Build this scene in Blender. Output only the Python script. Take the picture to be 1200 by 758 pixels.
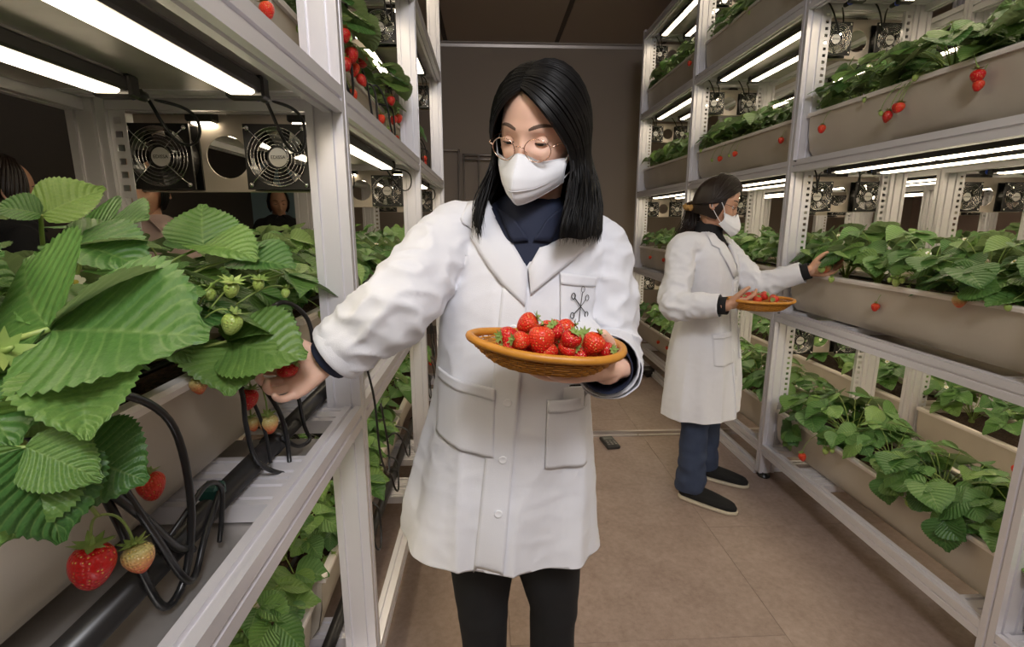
import bpy, bmesh, math, random
import numpy as np
from mathutils import Vector, Matrix, Euler, noise
from mathutils.bvhtree import BVHTree
PI = math.pi
random.seed(7)
for o in list(bpy.data.objects): bpy.data.objects.remove(o)
SC = bpy.context.scene
COL = SC.collection

# ---------------------------------------------------------------- camera
cd = bpy.data.cameras.new('camera'); cam = bpy.data.objects.new('camera', cd); COL.objects.link(cam)
cam.location = (0, 0, 1.35)
cam.rotation_euler = (math.radians(90 - 11.5), 0, math.radians(-2.7))
cd.sensor_width = 36; cd.lens = 585 / 1200 * 36; cd.clip_start = .02
SC.camera = cam
# ---------------------------------------------------------------- world, lights, exposure
W = bpy.data.worlds.new('room_air'); SC.world = W; W.use_nodes = True
W.node_tree.nodes['Background'].inputs[0].default_value = (1, .87, .76, 1)
W.node_tree.nodes['Background'].inputs[1].default_value = .16
SC.view_settings.view_transform = 'Standard'; SC.view_settings.look = 'None'
SC.view_settings.gamma = 1; SC.view_settings.exposure = 0.0
def area(name, loc, aim, size, power, color, sy=None):
    l = bpy.data.lights.new(name, 'AREA'); o = bpy.data.objects.new(name, l); COL.objects.link(o)
    l.shape = 'RECTANGLE'; l.size = size; l.size_y = sy or size; l.energy = power; l.color = color
    o.location = loc; o.rotation_euler = (Vector(aim) - Vector(loc)).to_track_quat('-Z', 'Y').to_euler()
    return o
area('bounce_fill', (.35, -.75, 2.75), (.35, 1.3, .9), .5, 33, (.96, .96, 1))  # added soft fill above the camera, standing in for bounced flash
area('ambient_fill', (1.0, -2.0, 3.1), (1.0, 1.5, .6), 1.6, 36, (1, .92, .86))  # wide ambient fill added behind the camera, not a known fixture

LED_POWER = 11.0
TIERS = [.195, .915, 1.635, 2.335, 3.03]
POSTS = [-.06, 1.18, 2.42, 3.68, 4.93]

# ---------------------------------------------------------------- object helpers
def tag(o, label=None, cat=None, group=None, kind=None):
    if label: o['label'] = label
    if cat: o['category'] = cat
    if group: o['group'] = group
    if kind: o['kind'] = kind
    return o
def empty(name, loc=(0, 0, 0), rz=0, parent=None):
    o = bpy.data.objects.new(name, None); COL.objects.link(o); o.location = loc; o.rotation_euler = (0, 0, rz)
    o.empty_display_size = .05
    if parent: o.parent = parent
    return o
def link(name, me, parent=None, loc=None, rot=None, scale=None):
    o = bpy.data.objects.new(name, me); COL.objects.link(o)
    if parent: o.parent = parent
    if loc is not None: o.location = loc
    if rot is not None: o.rotation_euler = rot
    if scale is not None: o.scale = scale if hasattr(scale, '__len__') else (scale,) * 3
    return o
KIDS = {}
def kids(o): return list(o.children)
def copy_tree(o, parent=None, loc=None, rz=None, scale=None):
    c = o.copy(); COL.objects.link(c)
    if parent: c.parent = parent
    for ch in (TREE.get(o) or kids(o)): copy_tree(ch, c)
    if loc is not None: c.location = loc
    if rz is not None: c.rotation_euler = (0, 0, rz)
    if scale is not None: c.scale = (scale,) * 3
    return c
TREE = {}
def freeze(o):              # children is a slow lookup: remember it once for the prototypes
    TREE[o] = kids(o)
    for c in TREE[o]: freeze(c)
def up(v):                  # any frame with w = v
    w = Vector(v).normalized(); a = Vector((0, 0, 1)) if abs(w.z) < .95 else Vector((1, 0, 0))
    u = a.cross(w).normalized(); return u, w.cross(u), w

class MB:
    def __init__(s): s.v = []; s.f = []; s.m = []; s.uv = {}; s.mi = 0
    def add(s, vs, fs, uvs=None):
        b = len(s.v); s.v += [tuple(map(float, p)) for p in vs]
        for f in fs:
            if uvs is not None: s.uv[len(s.f)] = [uvs[i] for i in f]
            s.f.append(tuple(i + b for i in f)); s.m.append(s.mi)
        return s
    def box(s, c, d, rot=None, bev=0):
        x, y, z = d[0] / 2, d[1] / 2, d[2] / 2
        if bev:
            b = min(bev, x * .9, y * .9, z * .9); pts = []; idx = {}
            for sx in (-1, 1):
                for sy in (-1, 1):
                    for sz in (-1, 1):
                        for k in range(3):
                            p = [sx * (x - b), sy * (y - b), sz * (z - b)]; p[k] += (sx, sy, sz)[k] * b
                            idx[(sx, sy, sz, k)] = len(pts); pts.append(p)
            fs = []
            for sx in (-1, 1):
                fs.append([idx[(sx, a, c_, 0)] for a, c_ in ((-1, -1), (1, -1), (1, 1), (-1, 1))])
                fs.append([idx[(a, sx, c_, 1)] for a, c_ in ((-1, -1), (1, -1), (1, 1), (-1, 1))])
                fs.append([idx[(a, c_, sx, 2)] for a, c_ in ((-1, -1), (1, -1), (1, 1), (-1, 1))])
                for sy in (-1, 1):
                    fs.append([idx[(sx, sy, -1, 0)], idx[(sx, sy, 1, 0)], idx[(sx, sy, 1, 1)], idx[(sx, sy, -1, 1)]])
                    fs.append([idx[(sx, -1, sy, 0)], idx[(sx, 1, sy, 0)], idx[(sx, 1, sy, 2)], idx[(sx, -1, sy, 2)]])
                    fs.append([idx[(-1, sx, sy, 1)], idx[(1, sx, sy, 1)], idx[(1, sx, sy, 2)], idx[(-1, sx, sy, 2)]])
                    for sz in (-1, 1): fs.append([idx[(sx, sy, sz, k)] for k in range(3)])
        else:
            pts = [(a * x, b_ * y, c_ * z) for a in (-1, 1) for b_ in (-1, 1) for c_ in (-1, 1)]
            fs = [(0, 1, 3, 2), (4, 6, 7, 5), (0, 4, 5, 1), (2, 3, 7, 6), (0, 2, 6, 4), (1, 5, 7, 3)]
        R = rot if rot is not None else Matrix.Identity(3)
        return s.add([Vector(c) + R @ Vector(p) for p in pts], fs)
    def prism(s, poly, a, b, axis='z'):      # extrude 2D polygon between a and b
        n = len(poly)
        def P(p, t): return {'z': (p[0], p[1], t), 'y': (p[0], t, p[1]), 'x': (t, p[0], p[1])}[axis]
        vs = [P(p, a) for p in poly] + [P(p, b) for p in poly]
        fs = [tuple(range(n))[::-1], tuple(range(n, 2 * n))] + [(i, (i + 1) % n, n + (i + 1) % n, n + i) for i in range(n)]
        return s.add(vs, fs)
    def tube(s, pts, r, n=8, closed=False, cap=True):
        pts = [Vector(p) for p in pts]; m = len(pts)
        rs = r if hasattr(r, '__len__') else [r] * m
        vs = []; fs = []; u = None
        for i, p in enumerate(pts):
            a = pts[(i + 1) % m] if (closed or i < m - 1) else p
            b = pts[i - 1] if (closed or i > 0) else p
            t = (a - b).normalized() if (a - b).length > 1e-9 else Vector((0, 0, 1))
            if u is None: u = up(t)[0]
            u = (u - t * u.dot(t)).normalized(); w = t.cross(u)
            for k in range(n):
                an = 2 * PI * k / n; vs.append(p + (u * math.cos(an) + w * math.sin(an)) * rs[i])
        for i in range(m if closed else m - 1):
            j = (i + 1) % m
            for k in range(n): fs.append((i * n + k, i * n + (k + 1) % n, j * n + (k + 1) % n, j * n + k))
        if cap and not closed: fs += [tuple(range(n))[::-1], tuple(range((m - 1) * n, m * n))]
        return s.add(vs, fs)
    def ring(s, c, R, r, axis=(0, 1, 0), N=24, n=5):
        u, w, _ = up(axis); c = Vector(c)
        return s.tube([c + (u * math.cos(2 * PI * i / N) + w * math.sin(2 * PI * i / N)) * R for i in range(N)], r, n, True)
    def lathe(s, prof, c=(0, 0, 0), axis=(0, 0, 1), N=20, sx=1, sy=1, cap=True):
        u, w, a = up(axis); c = Vector(c); vs = []
        for (r, h) in prof:
            for k in range(N):
                an = 2 * PI * k / N; vs.append(c + u * (r * math.cos(an) * sx) + w * (r * math.sin(an) * sy) + a * h)
        m = len(prof)
        fs = [(i * N + k, i * N + (k + 1) % N, (i + 1) * N + (k + 1) % N, (i + 1) * N + k) for i in range(m - 1) for k in range(N)]
        if cap: fs += [tuple(range(N))[::-1], tuple(range((m - 1) * N, m * N))]
        return s.add(vs, fs)
    def grid(s, G, uv=None, close_u=False):   # G[i][j] points
        m = len(G); n = len(G[0]); vs = [p for row in G for p in row]
        fs = [(i * n + j, i * n + (j + 1) % n, (i + 1) * n + (j + 1) % n, (i + 1) * n + j) for i in range(m - 1) for j in range(n if close_u else n - 1)]
        uvs = [q for row in uv for q in row] if uv is not None else None
        return s.add(vs, fs, uvs)
    def mesh(s, name, mats, smooth=False, recalc=True):
        me = bpy.data.meshes.new(name); me.from_pydata(s.v, [], s.f)
        for m in (mats if isinstance(mats, (list, tuple)) else [mats]): me.materials.append(m)
        if any(s.m): me.polygons.foreach_set('material_index', s.m)
        if s.uv:
            ul = me.uv_layers.new(name='UVMap'); k = 0
            for pi, f in enumerate(s.f):
                q = s.uv.get(pi)
                for j in range(len(f)):
                    if q: ul.data[k].uv = q[j]
                    k += 1
        if recalc:
            bm = bmesh.new(); bm.from_mesh(me); bmesh.ops.recalc_face_normals(bm, faces=bm.faces); bm.to_mesh(me); bm.free()
        if smooth: me.polygons.foreach_set('use_smooth', [True] * len(me.polygons))
        me.update(); return me
    def build(s, name, mats, parent=None, smooth=False, loc=None, rot=None, recalc=True):
        return link(name, s.mesh(name, mats, smooth, recalc), parent, loc, rot)
def autosmooth(me, ang=35):
    bm = bmesh.new(); bm.from_mesh(me)
    for f in bm.faces: f.smooth = True
    for e in bm.edges:
        if len(e.link_faces) == 2 and e.calc_face_angle(0) > math.radians(ang): e.smooth = False
    bm.to_mesh(me); bm.free()

# ---------------------------------------------------------------- materials
def mat(name, col, rough=.5, metal=0, bump=None, noise_col=None, **kw):
    m = bpy.data.materials.new(name); m.use_nodes = True; nt = m.node_tree; b = nt.nodes['Principled BSDF']
    b.inputs['Base Color'].default_value = (*col, 1); b.inputs['Roughness'].default_value = rough; b.inputs['Metallic'].default_value = metal
    for k, v in kw.items(): b.inputs[k.replace('_', ' ')].default_value = v
    if bump or noise_col:
        tc = nt.nodes.new('ShaderNodeTexCoord')
    if noise_col:              # (color2, scale, detail)
        n = nt.nodes.new('ShaderNodeTexNoise'); n.inputs['Scale'].default_value = noise_col[1]; n.inputs['Detail'].default_value = noise_col[2]
        r = nt.nodes.new('ShaderNodeValToRGB'); r.color_ramp.elements[0].position = .35; r.color_ramp.elements[1].position = .68
        r.color_ramp.elements[0].color = (*col, 1); r.color_ramp.elements[1].color = (*noise_col[0], 1)
        nt.links.new(tc.outputs['Object'], n.inputs['Vector']); nt.links.new(n.outputs['Fac'], r.inputs['Fac']); nt.links.new(r.outputs['Color'], b.inputs['Base Color'])
    if bump:                   # (scale, strength, distance)
        n = nt.nodes.new('ShaderNodeTexNoise'); n.inputs['Scale'].default_value = bump[0]; n.inputs['Detail'].default_value = 6
        bp = nt.nodes.new('ShaderNodeBump'); bp.inputs['Strength'].default_value = bump[1]; bp.inputs['Distance'].default_value = bump[2]
        nt.links.new(tc.outputs['Object'], n.inputs['Vector']); nt.links.new(n.outputs['Fac'], bp.inputs['Height']); nt.links.new(bp.outputs['Normal'], b.inputs['Normal'])
    return m
def emit(name, col, st):
    m = bpy.data.materials.new(name); m.use_nodes = True; nt = m.node_tree; nt.nodes.clear()
    e = nt.nodes.new('ShaderNodeEmission'); e.inputs[0].default_value = (*col, 1); e.inputs[1].default_value = st
    nt.links.new(e.outputs[0], nt.nodes.new('ShaderNodeOutputMaterial').inputs[0]); return m
M = {}
M['alu'] = mat('anodised_aluminium', (.8, .78, .81), .34, .35, bump=(60, .05, .001))
M['alu2'] = mat('galvanised_sheet', (.52, .49, .46), .38, .7, noise_col=((.62, .59, .56), 14, 4))
M['plate'] = mat('satin_plate', (.66, .58, .5), .42, .55)
M['black'] = mat('black_plastic', (.014, .013, .013), .32)
M['rubber'] = mat('black_cable_rubber', (.012, .012, .013), .28)
M['housing'] = mat('dark_lamp_housing', (.035, .032, .032), .4, .3)
M['heat'] = mat('lamp_heat_sink', (.3, .29, .28), .45, .8)
M['blue'] = mat('blue_connector_plastic', (.01, .05, .5), .3)
M['chrome'] = mat('chrome_wire', (.85, .83, .8), .18, 1)
M['badge'] = mat('fan_badge', (.7, .68, .64), .4, .3)
M['led'] = emit('led_diffuser', (1, .84, .6), LED_POWER)
M['planter'] = mat('cream_planter_plastic', (.56, .5, .41), .42, noise_col=((.47, .41, .33), 3.0, 8), bump=(14, .25, .004))
M['rim'] = mat('white_planter_plastic', (.75, .68, .62), .35)
M['soil'] = mat('dark_coir_soil', (.025, .013, .008), .95, noise_col=((.09, .045, .025), 120, 6), bump=(140, 1, .01))
M['pipe'] = mat('black_drain_pipe', (.016, .015, .015), .35)
M['whitepipe'] = mat('white_pipe', (.78, .75, .72), .3)
M['green_clip'] = mat('dark_green_clip', (.01, .06, .045), .4)
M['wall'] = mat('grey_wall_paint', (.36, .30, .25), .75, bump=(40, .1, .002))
M['ceil'] = mat('ceiling_panel_paint', (.46, .38, .32), .7)
M['seam'] = mat('dark_ceiling_seam', (.12, .1, .085), .8)
M['trim'] = mat('metal_wall_trim', (.55, .5, .47), .35, .6)
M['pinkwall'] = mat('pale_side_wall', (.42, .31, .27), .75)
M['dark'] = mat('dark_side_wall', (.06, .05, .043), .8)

def floor_mat():
    m = bpy.data.materials.new('brown_vinyl_floor'); m.use_nodes = True; nt = m.node_tree; b = nt.nodes['Principled BSDF']; L = nt.links.new
    tc = nt.nodes.new('ShaderNodeTexCoord')
    def nz(sc, det, ro=.6):
        n = nt.nodes.new('ShaderNodeTexNoise'); n.inputs['Scale'].default_value = sc; n.inputs['Detail'].default_value = det; n.inputs['Roughness'].default_value = ro
        L(tc.outputs['Object'], n.inputs['Vector']); return n
    a = nz(5, 10, .72); c = nz(45, 8, .7)
    r = nt.nodes.new('ShaderNodeValToRGB'); r.color_ramp.elements[0].position = .3; r.color_ramp.elements[1].position = .72
    r.color_ramp.elements[0].color = (.205, .145, .118, 1); r.color_ramp.elements[1].color = (.41, .315, .265, 1)
    mx = nt.nodes.new('ShaderNodeMath'); mx.operation = 'ADD'; mh = nt.nodes.new('ShaderNodeMath'); mh.operation = 'MULTIPLY'; mh.inputs[1].default_value = .5
    L(a.outputs['Fac'], mx.inputs[0]); L(c.outputs['Fac'], mx.inputs[1]); L(mx.outputs[0], mh.inputs[0]); L(mh.outputs[0], r.inputs['Fac'])
    L(r.outputs['Color'], b.inputs['Base Color']); b.inputs['Roughness'].default_value = .5
    bp = nt.nodes.new('ShaderNodeBump'); bp.inputs['Strength'].default_value = .15; bp.inputs['Distance'].default_value = .002
    L(c.outputs['Fac'], bp.inputs['Height']); L(bp.outputs['Normal'], b.inputs['Normal']); return m
M['floor'] = floor_mat()

# ---------------------------------------------------------------- room shell
XL, XR, YB, YF, ZC = -2.7, 5.2, 6.05, -3.6, 3.3
def st(o): o['kind'] = 'structure'; return o
fl = st(MB().box(((XL + XR) / 2, (YB + YF) / 2, -.06), (XR - XL, YB - YF, .1)).build('floor', mat('floor_joint_shade', (.22, .17, .135), .7)))
T_W, T_L, GAP = .92, 1.86, .0012       # vinyl sheets with hairline joints
tile_meshes = {}
x = XL; col = 0
while x < XR - .01:
    x1 = min(x + T_W, XR); y = YF - (.6 if col % 2 else 0)
    while y < YB - .01:
        a, b = max(y, YF), min(y + T_L, YB)
        if b - a > .02:
            key = (round(x1 - x, 3), round(b - a, 3))
            if key not in tile_meshes: tile_meshes[key] = MB().box((0, 0, 0), (key[0] - GAP, key[1] - GAP, .01), bev=.0005).mesh('tile', M['floor'])
            link('tile', tile_meshes[key], fl, ((x + x1) / 2, (a + b) / 2, -.005))
        y += T_L
    x = x1; col += 1
def wallbox(name, c, d, m): return st(MB().box(c, d).build(name, m))
wb = wallbox('wall_back', ((XL + XR) / 2, YB + .05, ZC / 2), (XR - XL, .1, ZC), M['wall'])
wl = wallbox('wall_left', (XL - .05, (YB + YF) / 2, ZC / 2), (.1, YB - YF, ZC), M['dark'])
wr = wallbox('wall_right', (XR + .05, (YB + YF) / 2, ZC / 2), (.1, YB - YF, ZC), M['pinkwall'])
wf = wallbox('wall_front', ((XL + XR) / 2, YF - .05, ZC / 2), (XR - XL, .1, ZC), M['wall'])
ce = st(MB().box(((XL + XR) / 2, (YB + YF) / 2, ZC + .06), (XR - XL, YB - YF, .1)).build('ceiling', M['seam']))
xs = [XL, -1.65, -.45, .78, 1.98, 3.18, 4.38, XR]     # ceiling panels with dark joints between
for i in range(len(xs) - 1):
    for (a, b) in ((YF, -1.2), (-1.2, 1.2), (1.2, 3.6), (3.6, YB)):
        MB().box(((xs[i] + xs[i + 1]) / 2, (a + b) / 2, ZC + .004), (xs[i + 1] - xs[i] - .05, b - a - .004, .012), bev=.002).build('panel', M['ceil'], ce)
tr = MB().prism([(YB - .03, ZC - .002), (YB - .0005, ZC - .002), (YB - .0005, ZC - .05), (YB - .008, ZC - .05), (YB - .012, ZC - .02), (YB - .03, ZC - .012)], XL, XR, 'x').build('trim_1', M['trim']); st(tr)
st(MB().box(((XL + XR) / 2, YB - .008, .05), (XR - XL, .014, .1), bev=.003).build('baseboard_back', M['seam']))
# ceiling hatch and lamp frame
t = empty('ceiling_hatch', (1.28, 4.35, ZC)); tag(t, 'square ceiling hatch with a thin raised frame above the right rack', 'hatch')
MB().box((0, 0, -.006), (.56, .56, .01), bev=.002).build('hatch_door', M['ceil'], t)
for (c, d) in (((0, .3, 0), (.64, .035, .02)), ((0, -.3, 0), (.64, .035, .02)), ((.3, 0, 0), (.035, .565, .02)), ((-.3, 0, 0), (.035, .565, .02))):
    MB().box((c[0], c[1], -.0115), d, bev=.003).build('frame', M['seam'], t)
t = empty('ceiling_lamp', (.28, 3.25, ZC)); tag(t, 'unlit flat ceiling lamp above the aisle', 'lamp')
MB().box((0, 0, -.022), (1.25, .3, .04), bev=.006).build('lamp_body', mat('lamp_cover', (.34, .29, .25), .5), t)
MB().box((0, 0, -.046), (1.15, .22, .008), bev=.003).build('diffuser', mat('lamp_diffuser_off', (.38, .33, .29), .4), t)
# pipes on the back wall
t = empty('wall_pipes', (0, YB, 0)); tag(t, 'thin grey pipe frame fixed on the back wall beside the left rack', 'pipe')
for a, b in (((-.33, -.05, .06), (-.33, -.05, 2.15)), ((-.27, -.05, .06), (-.27, -.05, 2.1)), ((-.1, -.05, .4), (-.1, -.05, 2.1)), ((-.33, -.05, 2.15), (-.6, -.05, 2.15)), ((-.27, -.05, 2.1), (.22, -.05, 2.1)), ((-.27, -.07, 2.05), (.2, -.07, 2.05)), ((-.1, -.06, 1.2), (.18, -.06, 1.75))):
    MB().tube([a, b], .011, 8).build('pipe', M['trim'], t, True)
    MB().box((a[0], -.025, a[2]), (.03, .05, .03), bev=.004).build('bracket', M['seam'], t)

# ---------------------------------------------------------------- racks
def notch(w, h, nw, nh, g=.0085, d=.007):     # T-slot extrusion outline
    pts = []
    def side(p0, p1, n):
        p0, p1 = Vector(p0), Vector(p1); t = (p1 - p0).normalized(); L = (p1 - p0).length; nrm = Vector((-t.y, t.x))
        pts.append(tuple(p0))
        for k in range(n):
            c = L * (k + .5) / n
            for (s_, dd) in ((-g / 2, 0), (-g / 2 + .001, d), (g / 2 - .001, d), (g / 2, 0)): pts.append(tuple(p0 + t * (c + s_) + nrm * dd))
    a, b = w / 2, h / 2
    side((-a, -b), (a, -b), nw); side((a, -b), (a, b), nh); side((a, b), (-a, b), nw); side((-a, b), (-a, -b), nh)
    return pts
POST_P = notch(.08, .045, 2, 1); BEAM_P = notch(.04, .055, 1, 1); CROSS_P = notch(.08, .03, 2, 0)
mesh_cache = {}
def cached(key, fn):
    if key not in mesh_cache: mesh_cache[key] = fn()
    return mesh_cache[key]
def strip_mesh(z0, z1, w=.034, pitch=.028):
    mb = MB(); t = .0025; n = int((z1 - z0) / pitch); hw, hh = .0075, .0065
    x0, x1 = -w / 2, w / 2; 
    for sx in (-1, 1):                              # ladder: two side bars plus rungs, on the face normal to Y
        mb.box((sx * (w / 2 + hw) / 2, 0, (z0 + z1) / 2), (w / 2 - hw, t, z1 - z0))
    for k in range(n + 1):
        c = z0 + k * pitch; mb.box((0, 0, c), (2 * hw + .0004, t, pitch - 2 * hh))
    mb.box((x0 + t / 2, .009, (z0 + z1) / 2), (t, .016, z1 - z0))      # folded lip
    return mb.mesh('slotted_strip', M['alu'])
def rack(name, label, x0, sd, posts, ntier, zbase=0, base_from=None, depth=.575):
    """x0: aisle face; sd=+1 rack extends to +x, -1 to -x"""
    R = empty(name, (x0, posts[0], 0)); tag(R, label, 'rack', 'aluminium growing racks'); top = TIERS[ntier - 1]
    ps = []
    for y in posts:
        for k, xo in enumerate((.04, depth - .04)):
            me = cached(('post', top), lambda: MB().prism(POST_P, .03, top + .03, 'z').mesh('post', M['alu']))
            p = link('post', me, R, (sd * xo, y - posts[0], 0)); ps.append(p)
            sm = cached(('strip', top), lambda: strip_mesh(.12, top - .02))
            if sd > 0 or k == 1: link('slotted_strip', sm, p, ((sd if k == 0 else -sd) * .058, -.012, 0))
            link('foot', cached('foot', lambda: MB().lathe([(.03, 0), (.032, .008), (.012, .014), (.01, .032)], N=12).mesh('foot', M['black'], True)), p, (0, 0, 0))
    for a, b in zip(posts[:-1], posts[1:]):
        L = b - a
        for z in TIERS[:ntier]:
            for xo in (.02, depth - .02):
                me = cached(('beam', round(L, 3)), lambda: MB().prism(BEAM_P, .0235, L - .0235, 'y').mesh('beam', M['alu']))
                link('beam', me, R, (sd * xo, a - posts[0], z - .0275))
            for yo in ((.09, L * .67, L * .67 + .088, L - .07) if z < 3 else (.09, L - .07)):
                me = cached(('cross', depth), lambda: MB().prism([(p[0], p[1]) for p in CROSS_P], .04, depth - .04, 'x').mesh('crossbar', M['alu']))
                link('crossbar', me, R, (0, a - posts[0] + yo, z - .016), None, (sd, 1, 1))
            if z > .3:
                me = cached(('tray', round(L, 3), depth), lambda: MB().box((depth / 2, L / 2, 0), (depth - .09, L - .26, .003)).mesh('shelf_panel', M['alu2']))
                link('shelf_panel', me, R, (0, a - posts[0], z - .036), None, (sd, 1, 1))
    for y in posts:
        for z in TIERS[:ntier]:
            me = cached(('end', depth), lambda: MB().prism(notch(.04, .05, 1, 1), .081, depth - .081, 'x').mesh('end_bar', M['alu']))
            link('end_bar', me, R, (0, y - posts[0], z - .0275), None, (sd, 1, 1))
    if base_from is not None:
        for xo in (.02, depth - .02):
            L = posts[-1] - base_from
            MB().prism(BEAM_P, -.02, L, 'y').build('base_beam', M['alu'], R, loc=(sd * xo - sd * .0, base_from - posts[0], .0775))
            bpy.context.view_layer
    return R
LX, RX, RX2, RX3 = -.31, 1.44, 2.2, 3.25
rack('growing_rack', 'tall silver aluminium rack left of the aisle with the nearest big post', LX, -1, POSTS[:4], 5)
right_rack = rack('growing_rack', 'tall silver aluminium rack along the right side of the aisle', RX, 1, POSTS, 5)
rack('growing_rack', 'aluminium rack in the row directly behind the right-hand rack', RX2, 1, POSTS[1:], 5)
rack('growing_rack', 'aluminium rack farthest right, third row from the aisle', RX3, 1, POSTS[1:], 5)
for xo in (.02, .555): MB().prism(notch(.04, .05, 1, 1), 0, 2.5, 'y').build('base_runner', M['alu'], right_rack, loc=(xo, 2.45 - POSTS[0], .028))
MB().prism(notch(.05, .04, 1, 1), .04, .535, 'x').build('base_runner', M['alu'], right_rack, loc=(0, 2.47 - POSTS[0], .03))

# floor rails crossing the aisle
for k, (y, lb) in enumerate(((2.98, 'long thin metal floor rail crossing the aisle behind the near woman'), (4.28, 'second thin floor rail crossing the aisle, farther back'))):
    t = empty('floor_rail', (.55, y, 0)); tag(t, lb, 'rail')
    MB().prism([(-.022, 0), (.022, 0), (.022, .008), (.011, .012), (.011, .03), (-.011, .03), (-.011, .012), (-.022, .008)], -1.3, 1.6, 'x').build('rail_bar', M['trim'], t)
    for x in (-1.2, -.4, .4, 1.2): MB().lathe([(.006, .008), (.006, .013), (.002, .015)], (x, -.017, 0), N=8).build('bolt', M['chrome'], t)
t = empty('wheel_unit', (RX - .04, 4.22, 0)); tag(t, 'black wheel block under the far end of the right rack', 'wheel')
MB().box((0, 0, .055), (.12, .1, .05), bev=.01).build('body', M['black'], t)
for y in (-.035, .035): MB().lathe([(.02, -.012), (.03, -.01), (.03, .01), (.02, .012)], (0, y, .0305), (0, 1, 0), 16).build('wheel', M['rubber'], t, True)
t = empty('remote_control', (.74, 2.85, 0), .12); tag(t, 'small dark remote control lying on the floor beside the rail', 'remote')
MB().box((0, 0, .012), (.085, .15, .022), bev=.006).build('body', mat('dark_grey_remote', (.03, .028, .027), .4), t)
MB().box((0, .04, .024), (.06, .04, .003), bev=.001).build('screen', mat('remote_screen', (.18, .18, .16), .2), t)
for i in range(3):
    for j in range(3): MB().box((-.022 + .022 * i, -.005 - .022 * j, .0245), (.014, .012, .004), bev=.001).build('button', mat('remote_button', (.22, .2, .18), .5) if i + j == 0 else bpy.data.materials['remote_button'], t)

# ---------------------------------------------------------------- planters
PL = 1.16
def planter_proto():
    P = empty('planter'); w = .33; h = .2
    n = 14; sec = []            # outer cross-section (x from aisle side 0 .. w), slightly bellied
    out = [(.0, h), (.004, h - .02), (.012, .10), (.024, .04), (.045, .008), (.075, 0), (w - .075, 0), (w - .045, .008), (w - .024, .04), (w - .012, .10), (w - .004, h - .02), (w, h)]
    inn = [(w - .014, h), (w - .02, h - .04), (w - .03, .1), (w - .05, .05), (.05, .05), (.03, .1), (.02, h - .04), (.014, h)]
    poly = out + inn; N = 24; G = []
    for i in range(N + 1):
        y = PL * i / N; bul = .004 * math.sin(y * 9) 
        G.append([(px + (bul if .02 < pz < .15 and px < .1 else 0), y, pz) for px, pz in poly])
    mb = MB(); mb.grid(G, close_u=True)
    nn = len(poly)
    for i in (0, N):
        y = PL * i / N; e = [(px, y + (.003 if i == 0 else -.003), pz) for px, pz in out]; mb.add(e, [tuple(range(len(e)))])
    me = mb.mesh('trough', M['planter']); autosmooth(me, 40); link('trough', me, P)
    mb = MB()
    for x in (.004, w - .004):
        mb.prism([(x - .011, h - .014), (x + .009, h - .014), (x + .011, h - .006), (x + .009, h + .003), (x - .009, h + .003), (x - .012, h - .004)], 0, PL, 'y')
    for y in (.004, PL - .004): mb.prism([(y - .004, h - .012), (y + .004, h - .012), (y + .004, h + .002), (y - .004, h + .002)], .01, w - .01, 'x')
    mb.build('rim', M['rim'], P)
    nx, ny = 12, 44
    G = [[(.018 + (w - .036) * i / nx, .006 + (PL - .012) * j / ny, h - .03 + .012 * noise.noise(Vector((i * .8, j * .8, 0))) + .006 * noise.noise(Vector((i * 3.1, j * 2.7, 5)))) for j in range(ny + 1)] for i in range(nx + 1)]
    MB().grid(G).build('soil', M['soil'], P, True); P.children[-1]['kind'] = 'stuff'
    return P
planter0 = planter_proto(); freeze(planter0)
ORD = ['nearest', 'second', 'third', 'fourth']
TN = ['bottom', 'middle', 'upper', 'top']
first = {}
def place(proto, key, loc, rz=0, scale=None):
    if key not in first:
        first[key] = 1; proto.location = loc; proto.rotation_euler = (0, 0, rz); return proto
    c = copy_tree(proto); c.location = loc; c.rotation_euler = (0, 0, rz); return c
PLANTERS = []
RACKS = [('left rack', LX, -1), ('right rack', RX, 1), ('second right row', RX2, 1), ('third right row', RX3, 1)]
combos = []
for b in (0, 1, 2): combos += [(0, b, 0), (0, b, 1)]
combos += [(0, 1, 2), (0, 2, 2), (0, 0, 2), (0, 1, 3), (0, 2, 3)]
for b in (1, 2, 3): combos += [(1, b, t_) for t_ in range(4)]
combos += [(1, 0, 0)]
for b in (1, 2, 3): combos += [(2, b, t_) for t_ in range(3)]
combos += [(2, 3, 3)]
for b in (1, 2, 3): combos += [(3, b, 0), (3, b, 1)]
for (r, b, t_) in combos:
    rn, x0, sd = RACKS[r]
    y0 = POSTS[b] + .04; z0 = TIERS[t_] + .001
    if sd > 0:
        p = place(planter0, 'pl', (x0 + .045 if t_ else x0 + .05, y0, z0)) if sd > 0 else None
        xc = x0 + .045 + .165
    else:
        p = place(planter0, 'pl', (x0 - .15, y0 + PL, z0), PI); xc = x0 - .15 - .165
    tag(p, 'long cream planter trough on the %s shelf, %s bay, %s' % (TN[t_], ORD[b], rn), 'planter', 'cream planter troughs')
    PLANTERS.append((r, b, t_, xc, y0, z0 + .2))

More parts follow.
